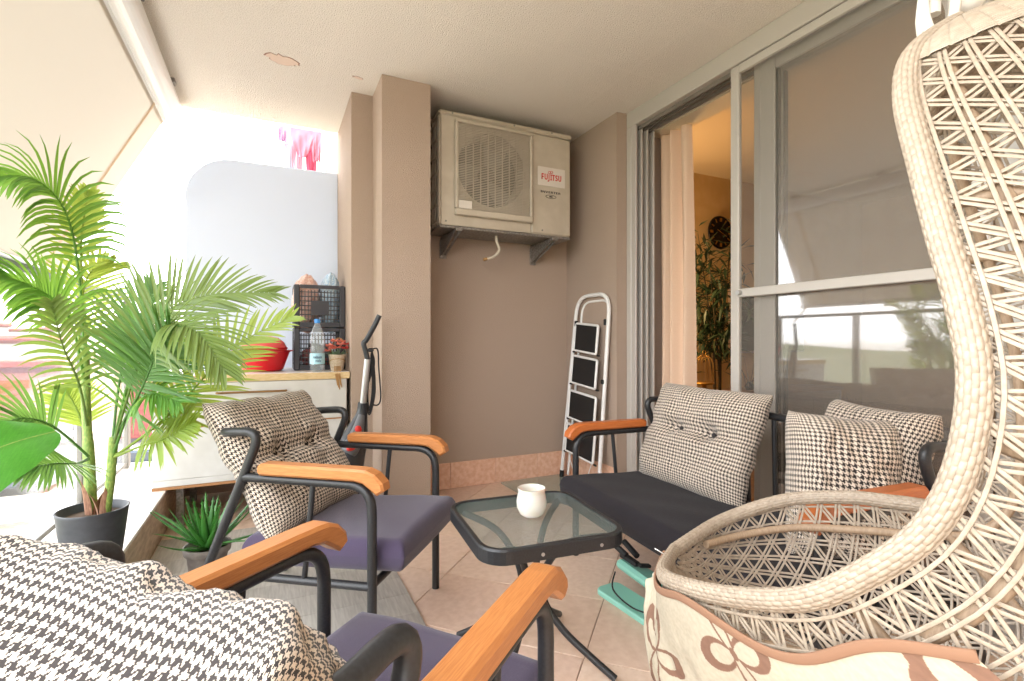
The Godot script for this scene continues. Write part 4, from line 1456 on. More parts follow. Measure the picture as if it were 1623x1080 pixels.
const RIM_FAR := [Vector3(-0.02, 1.475, 0.02), Vector3(0.02, 1.395, 0.14), Vector3(0.026, 1.315, 0.2), Vector3(0.006, 1.2, 0.26), Vector3(-0.015, 1.1, 0.3), Vector3(-0.035, 1.0, 0.32), Vector3(-0.047, 0.89, 0.33), Vector3(-0.05, 0.79, 0.33), Vector3(-0.04, 0.71, 0.33), Vector3(0.0, 0.665, 0.32), Vector3(0.07, 0.66, 0.31), Vector3(0.16, 0.655, 0.3), Vector3(0.28, 0.63, 0.27), Vector3(0.385, 0.585, 0.17), Vector3(0.425, 0.558, 0.0)]

func shell(t: float, f: float, out := 0.0) -> Vector3:
	var r: Vector3 = spline_at(RIM if f <= 0.0 else RIM_FAR, t)
	var s: Vector3 = spline_at(SPINE, t)
	var c := maxf(0.0, cos(f * PI / 2))
	var a := r.x + (s.x - r.x) * c
	var h := r.y + (s.y - r.y) * c
	var w := r.z * sin(f * PI / 2) * (1.0 + 0.1 * c)
	var p := V(-0.3869 * a + 0.9221 * w, h, 0.9221 * a + 0.3869 * w)
	if out != 0.0:
		p += shell_normal(t, f) * out
	return p

func shell_normal(t: float, f: float) -> Vector3:
	var e := 0.06
	var dt := shell(minf(t + e, 14), f) - shell(maxf(t - e, 0), f)
	var df := shell(t, minf(f + 0.03, 1)) - shell(t, maxf(f - 0.03, -1))
	var n := dt.cross(df).normalized()
	return n

func weave_tube(path: Array, side: Array, nor: Array, ra: float, rb: float, rows: int, seg: float, amp := 0.0016) -> MB:
	# a dense plait: rows of short over-and-under strands round an oval core
	var m := MB.new()
	var across := [0.0, 0.1, 0.5, 0.9]
	var along := [0.0, 0.05, 0.2, 0.45, 0.5, 0.55, 0.7, 0.95]
	var run := [0.0]
	for i in range(1, path.size()):
		run.append(run[-1] + path[i].distance_to(path[i - 1]))
	var total: float = run[-1]
	var segs := int(total / seg)
	seg = total / segs
	var s0 := 0
	var rings := 0
	for k in segs * 8 + 1:
		var d: float = minf(total, seg * (k / 8 + along[k % 8]))
		while s0 < path.size() - 2 and run[s0 + 1] < d:
			s0 += 1
		var f := clampf((d - run[s0]) / maxf(1e-6, run[s0 + 1] - run[s0]), 0, 1)
		var c: Vector3 = path[s0].lerp(path[s0 + 1], f)
		var sd: Vector3 = side[s0].lerp(side[s0 + 1], f).normalized()
		var nn: Vector3 = nor[s0].lerp(nor[s0 + 1], f).normalized()
		rings += 1
		for q in rows * 4 + 1:
			var row := (q / 4) % rows
			var fr: float = across[q % 4]
			var a := TAU * (row + fr) / rows if q < rows * 4 else TAU
			var ph := fposmod(d / seg + (0.5 if row % 2 else 0.0), 1.0)
			var lift := pow(sin(clampf(ph, 0.001, 0.999) * PI), 0.4)
			if q % 4 == 0:
				lift = -0.25
			m.v(c + sd * cos(a) * (ra + amp * lift) + nn * sin(a) * (rb + amp * lift), Vector2(fr, d))
	var w := rows * 4 + 1
	for k in rings - 1:
		for q in rows * 4:
			var a := k * w + q
			m.quad(a, a + 1, a + w + 1, a + w)
	m.orient(0, path[0])
	return m

func hanging_chair() -> void:
	var H0 := V(0.93, 0, 0.42)
	var hc := thing("hanging_chair", "cream woven wicker egg chair hanging in front of the glass door", "hanging chair", H0)
	# the plaited rim: down one side, round the lip and up the other
	var rim := []
	for k in 141:
		rim.append([14.0 * k / 140, -1.0])
	for k in range(139, -1, -1):
		rim.append([14.0 * k / 140, 1.0])
	var rp := []
	for q in rim:
		rp.append(shell(q[0], q[1]))
	var rs := []
	var rn := []
	for k in rp.size():
		var tg: Vector3 = (rp[mini(k + 1, rp.size() - 1)] - rp[maxi(k - 1, 0)]).normalized()
		var inn: Vector3 = shell(rim[k][0], rim[k][1] * 0.85) - rp[k]
		if rim[k][0] > 13.3:
			inn = Vector3(0, -1, 0)
		inn = (inn - tg * inn.dot(tg)).normalized()
		rs.append(inn)
		rn.append(tg.cross(inn).normalized())
	obj("woven_rim", weave_tube(rp, rs, rn, 0.0135, 0.0105, 14, 0.0145), M.wicker, hc)
	var path := []
	var sd := []
	var nn := []
	for k in 60:
		var t := 14.0 - 3.6 * k / 59
		path.append(shell(t, 0, 0.002))
		var tg := (shell(maxf(t - 0.1, 0), 0) - shell(minf(t + 0.1, 14), 0)).normalized()
		var n := shell_normal(t, 0)
		sd.append(tg.cross(n).normalized())
		nn.append(n)
	obj("woven_front", weave_tube(path, sd, nn, 0.022, 0.006, 14, 0.0145), M.wicker, hc)
	# dense cap at the top
	var cap := MB.new()
	var rows := 34
	var nu := rows * 4
	var nv := 28 * 8
	var pts := []
	var along := [0.0, 0.05, 0.2, 0.45, 0.5, 0.55, 0.7, 0.95]
	var across := [0.0, 0.1, 0.5, 0.9]
	for j in nv:
		for i in nu + 1:
			var sg: float = j / 8 + along[j % 8]
			var t := 0.1 + 1.35 * sg / 28.0
			var f: float = -1.0 + 2.0 * (i / 4 + across[i % 4]) / rows
			var ph := fposmod(sg + (0.5 if (i / 4) % 2 else 0.0), 1.0)
			var lift := pow(sin(clampf(ph, 0.001, 0.999) * PI), 0.4) if i % 4 else -0.25
			pts.append(shell(t, minf(f, 1.0), 0.004 + 0.0016 * lift))
	cap.grid(pts, nu + 1, nv)
	obj("woven_crown", cap, M.wicker, hc)
	# frame hoops wrapped in darker strips
	for t in [3.4, 6.6, 9.6]:
		var hp := []
		for k in 25:
			hp.append(shell(t, -0.97 + 1.94 * k / 24, -0.014))
		obj("frame_hoop", tb(hp, 0.008, 10), M.wicker_dark, hc)
	for f in [-0.9, 0.9]:
		var hp := []
		for k in 60:
			hp.append(shell(1.6 + 11.8 * k / 59, f, -0.012))
		obj("frame_tube", tb(hp, 0.0085, 10), M.wicker_dark, hc)
	# open cane lattice: three directions of paired strips
	var len_t := [0.0]
	for k in 141:
		if k > 0:
			len_t.append(len_t[-1] + shell(14.0 * k / 140, 0.72).distance_to(shell(14.0 * (k - 1) / 140, 0.72)))
	var LT: float = len_t[-1]
	var t_of := func(a: float) -> float:
		var lo := 0
		while lo < 139 and len_t[lo + 1] < a:
			lo += 1
		return clampf((lo + (a - len_t[lo]) / maxf(1e-6, len_t[lo + 1] - len_t[lo])) * 0.1, 0.0, 14.0)
	var pitch := 0.039
	var HB := 0.6
	var lines := []
	for k in range(-15, 16):
		for o in [-0.0043, 0.0043]:
			lines.append([0, k * pitch + o])
	for k in range(-9, 48):
		for o in [-0.0047, 0.0047]:
			lines.append([1, k * pitch * 1.1547 + o + 0.02])
			lines.append([2, k * pitch * 1.1547 + o + 0.02])
	for ln in lines:
		var pp := []
		var pn := []
		var layer: float = [0.0016, 0.0, -0.0016][ln[0]]
		var steps := 110
		for k in steps + 1:
			var a: float
			var b: float
			if ln[0] == 0:
				b = ln[1]
				a = LT * k / steps
			else:
				b = -HB + 2 * HB * k / steps
				a = ln[1] + b * (0.57735 if ln[0] == 1 else -0.57735)
			if a < 0.12 or a > LT - 0.02 or absf(b) > HB:
				continue
			if ln[0] == 0 and k % 2:
				continue
			var t: float = t_of.call(a)
			var f: float = clampf(b / HB, -0.985, 0.985)
			pp.append(shell(t, f, layer))
			pn.append(shell_normal(t, f))
		if pp.size() < 4:
			continue
		var m := MB.new()
		m.ribbon(pp, pn, 0.0047, 0.0014)
		obj("cane_strip", m, M.wicker, hc)
	# hanger
	var hang := obj("hanging_rope", tb([Vector3(-0.012, 1.5, 0.0), Vector3(-0.004, 1.72, 0), Vector3(0, 2.38, 0)], 0.009, 8), M.rope, hc)
	for k in 3:
		var lp := []
		for q in 16:
			var a := TAU * q / 16
			lp.append(Vector3(0.016 - 0.022 * k + cos(a) * 0.018, 1.505 + sin(a) * 0.05, 0.012 * k - 0.01 + cos(a) * 0.012))
		var m := MB.new()
		m.tube(lp, 0.0075, 8, true)
		obj("rope_loop", m, M.rope, hang)
	for k in 4:
		var lp := []
		for q in 16:
			var a := TAU * q / 16
			var d := Vector3(cos(a) * 0.014, sin(a) * 0.026, 0)
			lp.append(Vector3(0, 2.36 + 0.036 * k, 0) + (d if k % 2 else Vector3(0, d.y, d.x)))
		var m := MB.new()
		m.tube(lp, 0.004, 6, true)
		obj("chain_link", m, M.steel, hc)
	var sp := MB.new()
	sp.ball(Vector3(0.035, 1.525, 0.02), Vector3(0.024, 0.024, 0.024), 18, 10)
	obj("swivel_ball", sp, M.white_plastic, hc)
	blanket(H0)

func motif(p: Vector2, kind: int) -> float:  # 1 inside the printed mark, 0 outside; p in units of the mark's radius
	var r := p.length()
	var a := p.angle()
	if kind == 0:  # quatrefoil ring with a dotted heart
		var edge := 0.74 + 0.2 * absf(cos(2 * a))
		var inner := edge - 0.3
		return 1.0 if (r < edge and r > inner) or r < 0.1 else 0.0
	var star := 0.95 * pow(maxf(absf(cos(a)), absf(sin(a))), 8.0) + 0.16
	var hole := star - 0.26
	return 1.0 if (r < star and r > hole * 0.92) or r < 0.09 else 0.0

func blanket(H0: Vector3) -> void:
	var size := 640
	var img := Image.create_empty(size, size, false, Image.FORMAT_RGB8)
	var fuzz := noise_img(256, 0.09, 3, 91)
	var marks := [[0.05, 0.07, 0.085, 0, 0.3], [0.17, 0.24, 0.085, 1, 0.2], [0.48, 0.05, 0.085, 1, 0.4], [0.62, 0.3, 0.1, 0, 0.5], [0.94, 0.08, 0.085, 0, 0.1], [0.28, 0.55, 0.09, 0, 0.2], [0.8, 0.6, 0.085, 1, 0.5], [0.5, 0.8, 0.09, 1, 0.1], [0.1, 0.85, 0.09, 0, 0.3], [0.9, 0.9, 0.09, 0, 0.6]]
	for y in size:
		for x in size:
			var uv := Vector2(x, y) / size
			var k := 0.95 + 0.1 * fuzz.get_pixel(x % 256, y % 256).r
			var c := Color(0.7 * k, 0.655 * k, 0.57 * k)
			for q in marks:
				var d: Vector2 = (uv - Vector2(q[0], q[1])) / (q[2] * Vector2(1.15, 1.5))
				if d.length_squared() < 1.2 and motif(d.rotated(q[4]), q[3]) > 0.5:
					c = Color(0.48 * k, 0.355 * k, 0.285 * k)
			img.set_pixel(x, y, c)
	var mat := flat(Color.WHITE, 0.95)
	mat.albedo_texture = tex(img)
	var b := thing("blanket", "cream fleece blanket with brown flower print over the hanging chair", "blanket", H0)
	var nz := FastNoiseLite.new()
	nz.seed = 4
	nz.frequency = 1.6
	var nu := 80
	var nv := 64
	var pts := []
	var uvs := []
	var edge := []
	var edge_n := []
	for j in nv:
		for i in nu:
			var u := float(i) / (nu - 1)
			var v := float(j) / (nv - 1)
			var t := lerpf(13.72, 8.8, u) - 0.25 * v * (1 - u)
			var f := lerpf(lerpf(-0.975, -0.88, u * u) + 0.02 * sin(u * 13.0), -0.02, minf(v / 0.85, 1.0))
			var fold := 0.028 * sin(u * 8.0 - v * 2.0 + v * 5.0 + 2.0 * nz.get_noise_2d(u * 2.0, v * 2.0)) * smoothstep(0.05, 0.4, v) + 0.034 * nz.get_noise_2d(u * 1.5 + 3, v * 1.2) * smoothstep(0.0, 0.3, v)
			var p := shell(t, f, 0.0)
			var n := shell_normal(t, f)
			if n.dot(p - Vector3(0.0, 0.7, 0.0)) < 0:
				n = -n
			p += n * (0.014 + maxf(fold, -0.011) + 0.03 * v * (1 - v) * u)
			p += Vector3(0, -0.006 * sin(u * PI), 0)
			if v > 0.85:
				p.y -= (v - 0.85) * 0.25
			pts.append(p)
			uvs.append(Vector2(u, v))
			if j == 0:
				edge.append(p + Vector3(0, 0.002, 0))
				edge_n.append(n)
	var m := MB.new()
	m.grid(pts, nu, nv, uvs)
	obj("fleece", m, mat, b)
	var em := MB.new()
	em.ribbon(edge, edge_n, 0.014, 0.006)
	obj("edging", em, flat(C(140, 104, 80), 0.9), b)
	var lb := MB.new()
	lb.box(edge[1] + Vector3(-0.006, 0.008, 0.002), Vector3(0.03, 0.0015, 0.012), Basis(Vector3.BACK, -0.6))
	obj("care_label", lb, M.white_paint, b)

# ---------- plants ----------
func frond(ctrl: Array, length: float, pairs: int, droop: float, view: Vector3) -> MB:
	var m := MB.new()
	var path := spline(ctrl, 10)
	var n := path.size()
	var rad := []
	for i in n:
		rad.append(lerpf(0.0052, 0.0012, float(i) / n))
	m.tube(path, rad, 6)
	for k in pairs:
		var s := 0.3 + 0.7 * (k + 0.5) / pairs
		var fi := s * (n - 1)
		var i := mini(int(fi), n - 2)
		var c: Vector3 = path[i].lerp(path[i + 1], fi - i)
		var tg: Vector3 = (path[i + 1] - path[i]).normalized()
		var side := tg.cross(view).normalized()
		var up := side.cross(tg).normalized()
		var q := (s - 0.3) / 0.7
		var ll := length * (0.5 + 0.75 * sin(PI * clampf(q * 0.75 + 0.2, 0, 1))) * (1.0 - 0.45 * q * q) * rng.randf_range(0.9, 1.08)
		for sg in [-1.0, 1.0]:
			var d: Vector3 = (tg * (0.45 + 0.75 * q) + side * sg * (1.0 - 0.35 * q) + up * 0.22 + Vector3(rng.randfn(), rng.randfn(), rng.randfn()) * 0.05).normalized()
			var w := rng.randf_range(0.0115, 0.0155)
			var pos := c
			var prev := []
			for j in 6:
				var v := j / 5.0
				var ww := w * (0.35 + 0.65 * sin(PI * minf(v * 0.8 + 0.25, 1.0))) if j < 5 else 0.0006
				var sd := d.cross(up).normalized()
				var un := sd.cross(d).normalized()
				var row := [m.v(pos - sd * ww * 0.5 + un * ww * 0.14), m.v(pos - un * ww * 0.1), m.v(pos + sd * ww * 0.5 + un * ww * 0.14)]
				if prev:
					m.quad(prev[0], prev[1], row[1], row[0])
					m.quad(prev[1], prev[2], row[2], row[1])
				prev = row
				pos += d * ll / 5.0
				d = (d + Vector3(0, -droop * (0.12 + 0.25 * v), 0)).normalized()
	return m

func plants() -> void:
	var pp := thing("potted_palm", "large artificial palm in a dark grey pot on the balcony kerb", "plant", V(-0.585, 0.2225, 2.19))
	var o := -pp.position
	var m := MB.new()
	m.lathe([Vector2(0, 0.001), Vector2(0.07, 0.001), Vector2(0.078, 0.01), Vector2(0.1, 0.19), Vector2(0.103, 0.2), Vector2(0.096, 0.2), Vector2(0.09, 0.17), Vector2(0, 0.172)], V(0.03, 0, 0), 36)
	obj("pot", m, M.pot_dark, pp)
	m = MB.new()
	m.lathe([Vector2(0.091, 0.172), Vector2(0.05, 0.178), Vector2(0, 0.18)], V(0.03, 0, 0), 20)
	obj("soil", m, M.soil, pp)
	var S := Vector3(-0.02, 0, 0)
	var ta := spline([V(-0.56, 0.385, 2.20) + o, V(-0.573, 0.55, 2.225) + o, V(-0.595, 0.772, 2.27) + o, V(-0.612, 0.98, 2.32) + o], 8)
	var ra := []
	for i in ta.size():
		ra.append((0.017 if i < 12 else 0.014) * (1.06 if i % 3 == 0 else 1.0))
	var mt := MB.new()
	mt.tube(ta, ra, 10)
	obj("trunk", mt, M.stem, pp)
	mt = MB.new()
	mt.tube(spline([V(-0.515, 0.385, 2.16) + o, V(-0.495, 0.527, 2.14) + o, V(-0.487, 0.67, 2.145) + o], 8), 0.014, 10)
	obj("trunk", mt, M.stem, pp)
	for k in 7:
		var b: Vector3 = ([V(-0.56, 0.39, 2.2), V(-0.515, 0.39, 2.16)][k % 2]) + o
		var a := TAU * k / 7.0 + 0.4
		var d := Vector3(cos(a), 0, sin(a))
		var hm := MB.new()
		var rows := []
		for j in 6:
			var v := j / 5.0
			var w := 0.016 * sin(PI * (0.35 + 0.63 * v))
			var c := b + d * (0.012 + 0.03 * v * v) + Vector3(0, (0.09 + 0.025 * (k % 3)) * v, 0)
			var sdv := Vector3(-d.z, 0, d.x)
			rows += [c - sdv * w, c + d * w * 0.5, c + sdv * w]
		hm.grid(rows, 3, 6)
		obj("husk", hm, M.husk, pp)
	var view := Vector3(0.2, 0.62, 0.75).normalized()
	var fr := [
		[[V(-0.616, 0.861, 2.343), V(-0.636, 1.231, 2.353), V(-0.642, 1.438, 2.245), V(-0.698, 1.526, 2.161), V(-0.787, 1.5, 2.093)], 0.17, 30, 1.7, 0],
		[[V(-0.609, 0.907, 2.34), V(-0.64, 1.282, 2.388), V(-0.639, 1.451, 2.41), V(-0.621, 1.56, 2.401)], 0.1, 20, 0.3, 2],
		[[V(-0.6, 0.865, 2.27), V(-0.621, 1.075, 2.202), V(-0.68, 1.161, 2.157), V(-0.75, 1.2, 2.084)], 0.15, 26, 1.3, 0],
		[[V(-0.585, 0.7, 2.245), V(-0.592, 0.85, 2.188), V(-0.618, 0.99, 2.123), V(-0.628, 1.12, 2.072)], 0.13, 16, 0.9, 3],
		[[V(-0.57, 0.592, 2.2), V(-0.565, 0.605, 2.061), V(-0.592, 0.628, 1.966), V(-0.641, 0.63, 1.9)], 0.13, 20, 0.5, 1],
		[[V(-0.584, 0.63, 2.25), V(-0.64, 0.731, 2.36), V(-0.7, 0.822, 2.43)], 0.12, 18, 0.3, 2],
		[[V(-0.49, 0.62, 2.145), V(-0.444, 0.869, 2.151), V(-0.365, 1.079, 2.169), V(-0.214, 1.171, 2.207), V(0.011, 1.188, 2.21)], 0.2, 34, 0.35, 3],
		[[V(-0.487, 0.64, 2.14), V(-0.4, 0.897, 2.019), V(-0.316, 1.04, 1.923), V(-0.21, 1.029, 1.817), V(-0.128, 0.905, 1.745)], 0.19, 30, 0.8, 3],
		[[V(-0.49, 0.6, 2.14), V(-0.364, 0.7, 2.057), V(-0.257, 0.814, 2.061), V(-0.125, 0.977, 2.109), V(0.071, 1.09, 2.127)], 0.17, 28, 0.3, 2],
		[[V(-0.49, 0.6, 2.14), V(-0.388, 0.65, 2.047), V(-0.314, 0.678, 1.989), V(-0.233, 0.726, 1.939)], 0.14, 22, 0.4, 2],
		[[V(-0.495, 0.64, 2.16), V(-0.501, 0.861, 2.289), V(-0.467, 1.048, 2.328), V(-0.407, 1.207, 2.355)], 0.17, 24, 0.3, 1],
		[[V(-0.487, 0.66, 2.14), V(-0.389, 0.834, 2.025), V(-0.333, 0.96, 1.953), V(-0.285, 1.04, 1.887)], 0.18, 26, 0.4, 1],
		[[V(-0.611, 0.85, 2.3), V(-0.66, 1.05, 2.44), V(-0.647, 1.256, 2.5), V(-0.592, 1.315, 2.58)], 0.16, 22, 0.4, 2],
		[[V(-0.57, 0.6, 2.2), V(-0.64, 0.72, 2.12), V(-0.7, 0.76, 2.05), V(-0.75, 0.72, 1.98)], 0.14, 22, 0.7, 1],
		[[V(-0.49, 0.6, 2.14), V(-0.43, 0.76, 2.08), V(-0.36, 0.82, 2.0), V(-0.27, 0.8, 1.92)], 0.16, 24, 0.7, 0],
		[[V(-0.487, 0.66, 2.15), V(-0.42, 0.9, 2.1), V(-0.33, 0.98, 2.15), V(-0.18, 0.94, 2.2)], 0.17, 26, 0.6, 0]]
	for q in fr:
		var ctrl := []
		for p in q[0]:
			ctrl.append(p + o)
		obj("frond", frond(ctrl, q[1], q[2], q[3], view), M.leaf[q[4]], pp)
	# aloe
	var al := thing("aloe_plant", "spiky green aloe in a grey pot on the floor by the armchair", "plant", V(-0.235, 0.0045, 2.39))
	m = MB.new()
	m.lathe([Vector2(0, 0.001), Vector2(0.058, 0.001), Vector2(0.074, 0.135), Vector2(0.084, 0.137), Vector2(0.087, 0.165), Vector2(0.079, 0.165), Vector2(0.074, 0.14), Vector2(0, 0.142)], Vector3.ZERO, 30)
	obj("pot", m, M.pot_grey, al)
	m = MB.new()
	m.lathe([Vector2(0.075, 0.142), Vector2(0.03, 0.15), Vector2(0, 0.15)], Vector3.ZERO, 18)
	obj("soil", m, M.soil, al)
	for k in 28:
		var a := k * 2.39996
		var tilt := 0.25 + 0.95 * (1.0 - float(k) / 28.0) + rng.randf_range(-0.1, 0.1)
		var ll := rng.randf_range(0.2, 0.29) * (1.0 if k < 22 else 0.75)
		var lm := MB.new()
		var d := Vector3(cos(a) * sin(tilt), cos(tilt), sin(a) * sin(tilt))
		var pos := Vector3(cos(a) * 0.012, 0.146 + 0.004 * (k % 5), sin(a) * 0.012)
		var pr := []
		for j in 10:
			var v := j / 9.0
			var w := 0.017 * (1.0 - pow(v, 1.6)) + 0.0005
			var sd := d.cross(Vector3.UP).normalized()
			var un := sd.cross(d).normalized()
			var row := [lm.v(pos - sd * w), lm.v(pos - un * w * 0.55), lm.v(pos + sd * w), lm.v(pos + un * w * 0.1)]
			if pr:
				for e in 4:
					lm.quad(pr[e], pr[(e + 1) % 4], row[(e + 1) % 4], row[e])
				if j < 9:
					for sg in [-1.0, 1.0]:
						var b: Vector3 = pos + sd * sg * w
						lm.tri(lm.v(b - d * 0.004), lm.v(b + sd * sg * 0.005 + d * 0.002), lm.v(b + d * 0.004))
			pr = row
			pos += d * ll / 9.0
			d = (d + Vector3(0, 0.035 if k % 3 else -0.04, 0)).normalized()
		obj("leaf", lm, M.aloe, al)
	# broad leaved plant beside the camera
	var bp := thing("broad_leaf_plant", "glossy broad leaved plant reaching over the railing side kerb", "plant", V(-0.66, 0.2225, 1.0))
	var bo := -bp.position
	m = MB.new()
	m.lathe([Vector2(0, 0.001), Vector2(0.08, 0.001), Vector2(0.11, 0.19), Vector2(0.1, 0.19), Vector2(0.095, 0.165), Vector2(0, 0.165)], Vector3.ZERO, 26)
	obj("pot", m, M.pot_grey, bp)
	var lv := [[V(-0.6, 0.6, 1.06), V(-0.545, 0.73, 1.15), V(-0.47, 0.795, 1.265), V(-0.41, 0.81, 1.37)], [V(-0.7, 0.6, 0.95), V(-0.74, 0.85, 0.85), V(-0.74, 1.0, 0.7), V(-0.7, 0.98, 0.6)], [V(-0.66, 0.6, 0.95), V(-0.6, 0.85, 0.85), V(-0.5, 0.95, 0.75), V(-0.4, 0.93, 0.66)], [V(-0.7, 0.55, 1.02), V(-0.75, 0.75, 1.15), V(-0.76, 0.85, 1.3), V(-0.75, 0.82, 1.42)]]
	for q in lv:
		var base := V(-0.66, 0.38, 1.0)
		var stem := spline([base + bo, (base + q[0]) / 2 + bo + Vector3(0, 0.02, 0), q[0] + bo], 6)
		obj("leaf_stalk", tb(stem, 0.006, 8), M.stem, bp)
		var lp := []
		for p in q:
			lp.append(p + bo)
		lp = spline(lp, 8)
		var n := lp.size()
		var pts := []
		for i in n:
			var v := float(i) / (n - 1)
			var tg: Vector3 = (lp[mini(i + 1, n - 1)] - lp[maxi(i - 1, 0)]).normalized()
			var sd := tg.cross(Vector3(0.25, 0.7, 0.6)).normalized()
			var un := sd.cross(tg).normalized()
			var w := 0.085 * pow(sin(PI * (0.06 + 0.92 * v)), 0.7)
			for e in 9:
				var s := e / 4.0 - 1.0
				pts.append(lp[i] + sd * w * s + un * (absf(s) * 0.016 - 0.012 * s * s + 0.003 * sin(v * 34.0) * s * s) * (w / 0.085))
		var bm := MB.new()
		bm.grid(pts, 9, n)
		var lo := obj("leaf", bm, M.banana, bp)
		var rb := []
		for p in lp:
			rb.append(p - Vector3(0, 0.002, 0))
		obj("midrib", tb(rb, 0.0025, 6), M.stem, lo)

# ---------- things on the floor ----------
func floor_things() -> void:
	var mat := thing("vinyl_mat", "grey wood look vinyl flooring laid loose over the tiles by the kerb", "mat")
	for k in 16:
		var d0 := 0.62 + 0.15 * k
		if d0 > 2.95:
			break
		obj("plank", span(-0.495, 0.488, 0.0012, 0.0045, d0 + 0.0006, d0 + 0.1494, 0.0005), M.vinyl[k * 2 % 3], mat)
	var gs := thing("glass_sheet", "clear glass sheet lying on the floor tiles at the ladder foot", "glass sheet", V(1.7, 0.0012, 3.04), 0.03)
	obj("sheet", bx(Vector3(0, 0.0045, 0), Vector3(0.5, 0.008, 0.36), 0.001), M.sheet_glass, gs)
	var sc := thing("folded_scooter", "folded mint green scooter with black clamp lying under the sofa edge", "scooter", V(1.25, 0.001, 1.4), deg_to_rad(4))
	var q := PackedVector2Array()
	for p in rounded_square(0.115, 0.03):
		q.append(Vector2(p.x, p.y + 0.21 * signf(p.y)))
	var m := MB.new()
	m.prism(q, 0.0, 0.022, Transform3D(Basis(Vector3(1, 0, 0), Vector3(0, 0, -1), Vector3(0, 1, 0)), Vector3(-0.02, 0, 0)), 0.004)
	obj("deck", m, M.mint, sc)
	var up := Basis(Vector3.RIGHT, 0.1) * Basis(Vector3.BACK, -0.25)
	obj("steering_panel", bx(Vector3(0.045, 0.085, 0.02), Vector3(0.11, 0.035, 0.5), 0.012, up), M.mint, sc)
	obj("clamp", bx(up * Vector3(-0.02, 0.02, -0.2) + Vector3(0.055, 0.09, 0.0), Vector3(0.03, 0.02, 0.09), 0.004, up), M.rubber, sc)
	obj("clamp", bx(up * Vector3(0.0, 0.03, -0.14) + Vector3(0.055, 0.085, 0.0), Vector3(0.06, 0.012, 0.02), 0.003, up), M.rubber, sc)
	obj("grip", tb([up * Vector3(0.03, 0.03, -0.21) + Vector3(0.055, 0.09, 0), up * Vector3(0.035, 0.05, -0.3) + Vector3(0.055, 0.09, 0)], 0.012, 10), M.rubber, sc)
	obj("grip", tb([up * Vector3(-0.03, 0.03, -0.21) + Vector3(0.055, 0.09, 0), up * Vector3(-0.04, 0.045, -0.28) + Vector3(0.055, 0.09, 0)], 0.012, 10), M.rubber, sc)
	obj("brake_cable", tb(spline([Vector3(-0.03, 0.1, -0.2), Vector3(-0.075, 0.06, -0.16), Vector3(-0.07, 0.035, -0.06), Vector3(-0.03, 0.035, 0.03), Vector3(-0.01, 0.035, 0.08)], 6), 0.003, 6), M.cable, sc)
	var hx := []
	for k in 60:
		var a := TAU * k / 10.0
		hx.append(Vector3(0.0 + cos(a) * 0.014, 0.042 + sin(a) * 0.014, 0.1 + 0.0017 * k))
	obj("spring", tb(hx, 0.0028, 5), M.cable, sc)
	obj("blue_tag", bx(Vector3(-0.02, 0.045, 0.0), Vector3(0.014, 0.004, 0.035), 0.001, Basis(Vector3.UP, 0.4)), M.blue_cap, sc)
	var wb := thing("carton", "flat brown carton with cable lying under the sofa", "box", V(1.42, 0.001, 1.42), 0.15)
	obj("carton_body", bx(Vector3(0, 0.055, 0), Vector3(0.28, 0.108, 0.09), 0.003), M.box_card, wb)
	obj("cable", tb(spline([Vector3(-0.12, 0.11, 0.02), Vector3(-0.1, 0.17, 0.03), Vector3(-0.03, 0.19, 0.02), Vector3(0.02, 0.15, 0.0), Vector3(0.04, 0.11, 0.0)], 6), 0.003, 6), M.cable, wb)

# ---------- laundry ----------
func laundry() -> void:
	var rk := thing("laundry_line", "white clothes line pole on the next balcony above the divider", "clothes line", V(0.41, 1.0, 4.6))
	obj("pole", tb([Vector3(0, -1.0, 0), Vector3(0, 2.0, 0)], 0.012, 8), M.white_paint, rk)
	obj("line", tb([Vector3(0, 1.78, 0), Vector3(-1.6, 1.78, 0)], 0.003, 6), M.white_paint, rk)
	obj("line", tb([Vector3(0, 1.78, -0.09), Vector3(-1.6, 1.78, -0.09)], 0.003, 6), M.white_paint, rk)
	var specs := [[0.08, 0.07, 0.14, 3, "lilac child's top pegged on the neighbour's line"], [0.15, 0.1, 0.42, 1, "white shirt pegged on the neighbour's line"], [0.235, 0.17, 0.2, 0, "pink sweater draped over the neighbour's line"], [0.2, 0.09, 0.44, 4, "pale pink trousers pegged on the neighbour's line"], [0.31, 0.09, 0.45, 2, "bright pink trousers pegged on the neighbour's line"], [0.345, 0.08, 0.26, 0, "pink child's shirt pegged on the neighbour's line"]]
	for k in specs.size():
		var q = specs[k]
		var d := 4.596 if k in [2, 0, 5] else 4.686
		var pts := []
		var nu := 16
		for j in 20:
			for i in nu:
				var u := float(i) / (nu - 1) - 0.5
				var v := j / 19.0
				var taper := 1.0 - 0.25 * v * (1.0 if k != 2 else 2.0 * v)
				var z := 0.014 * sin(u * 22.0 + k) * v + 0.01 * sin(v * 7.0 + u * 9.0 + k * 2.0)
				pts.append(V(q[0] + q[1] * u * taper * 1.1, 2.783 - q[2] * v - (0.05 * cos(u * PI) * v if k == 2 else 0.012 * sin(u * 17.0) * v), d + z * minf(1.0, v * 3.0)))
		var m := MB.new()
		m.grid(pts, nu, 20)
		meta(obj("hanging_garment", m, M.pinks[q[3]]), q[4], "garment", "washing on the neighbour's line")

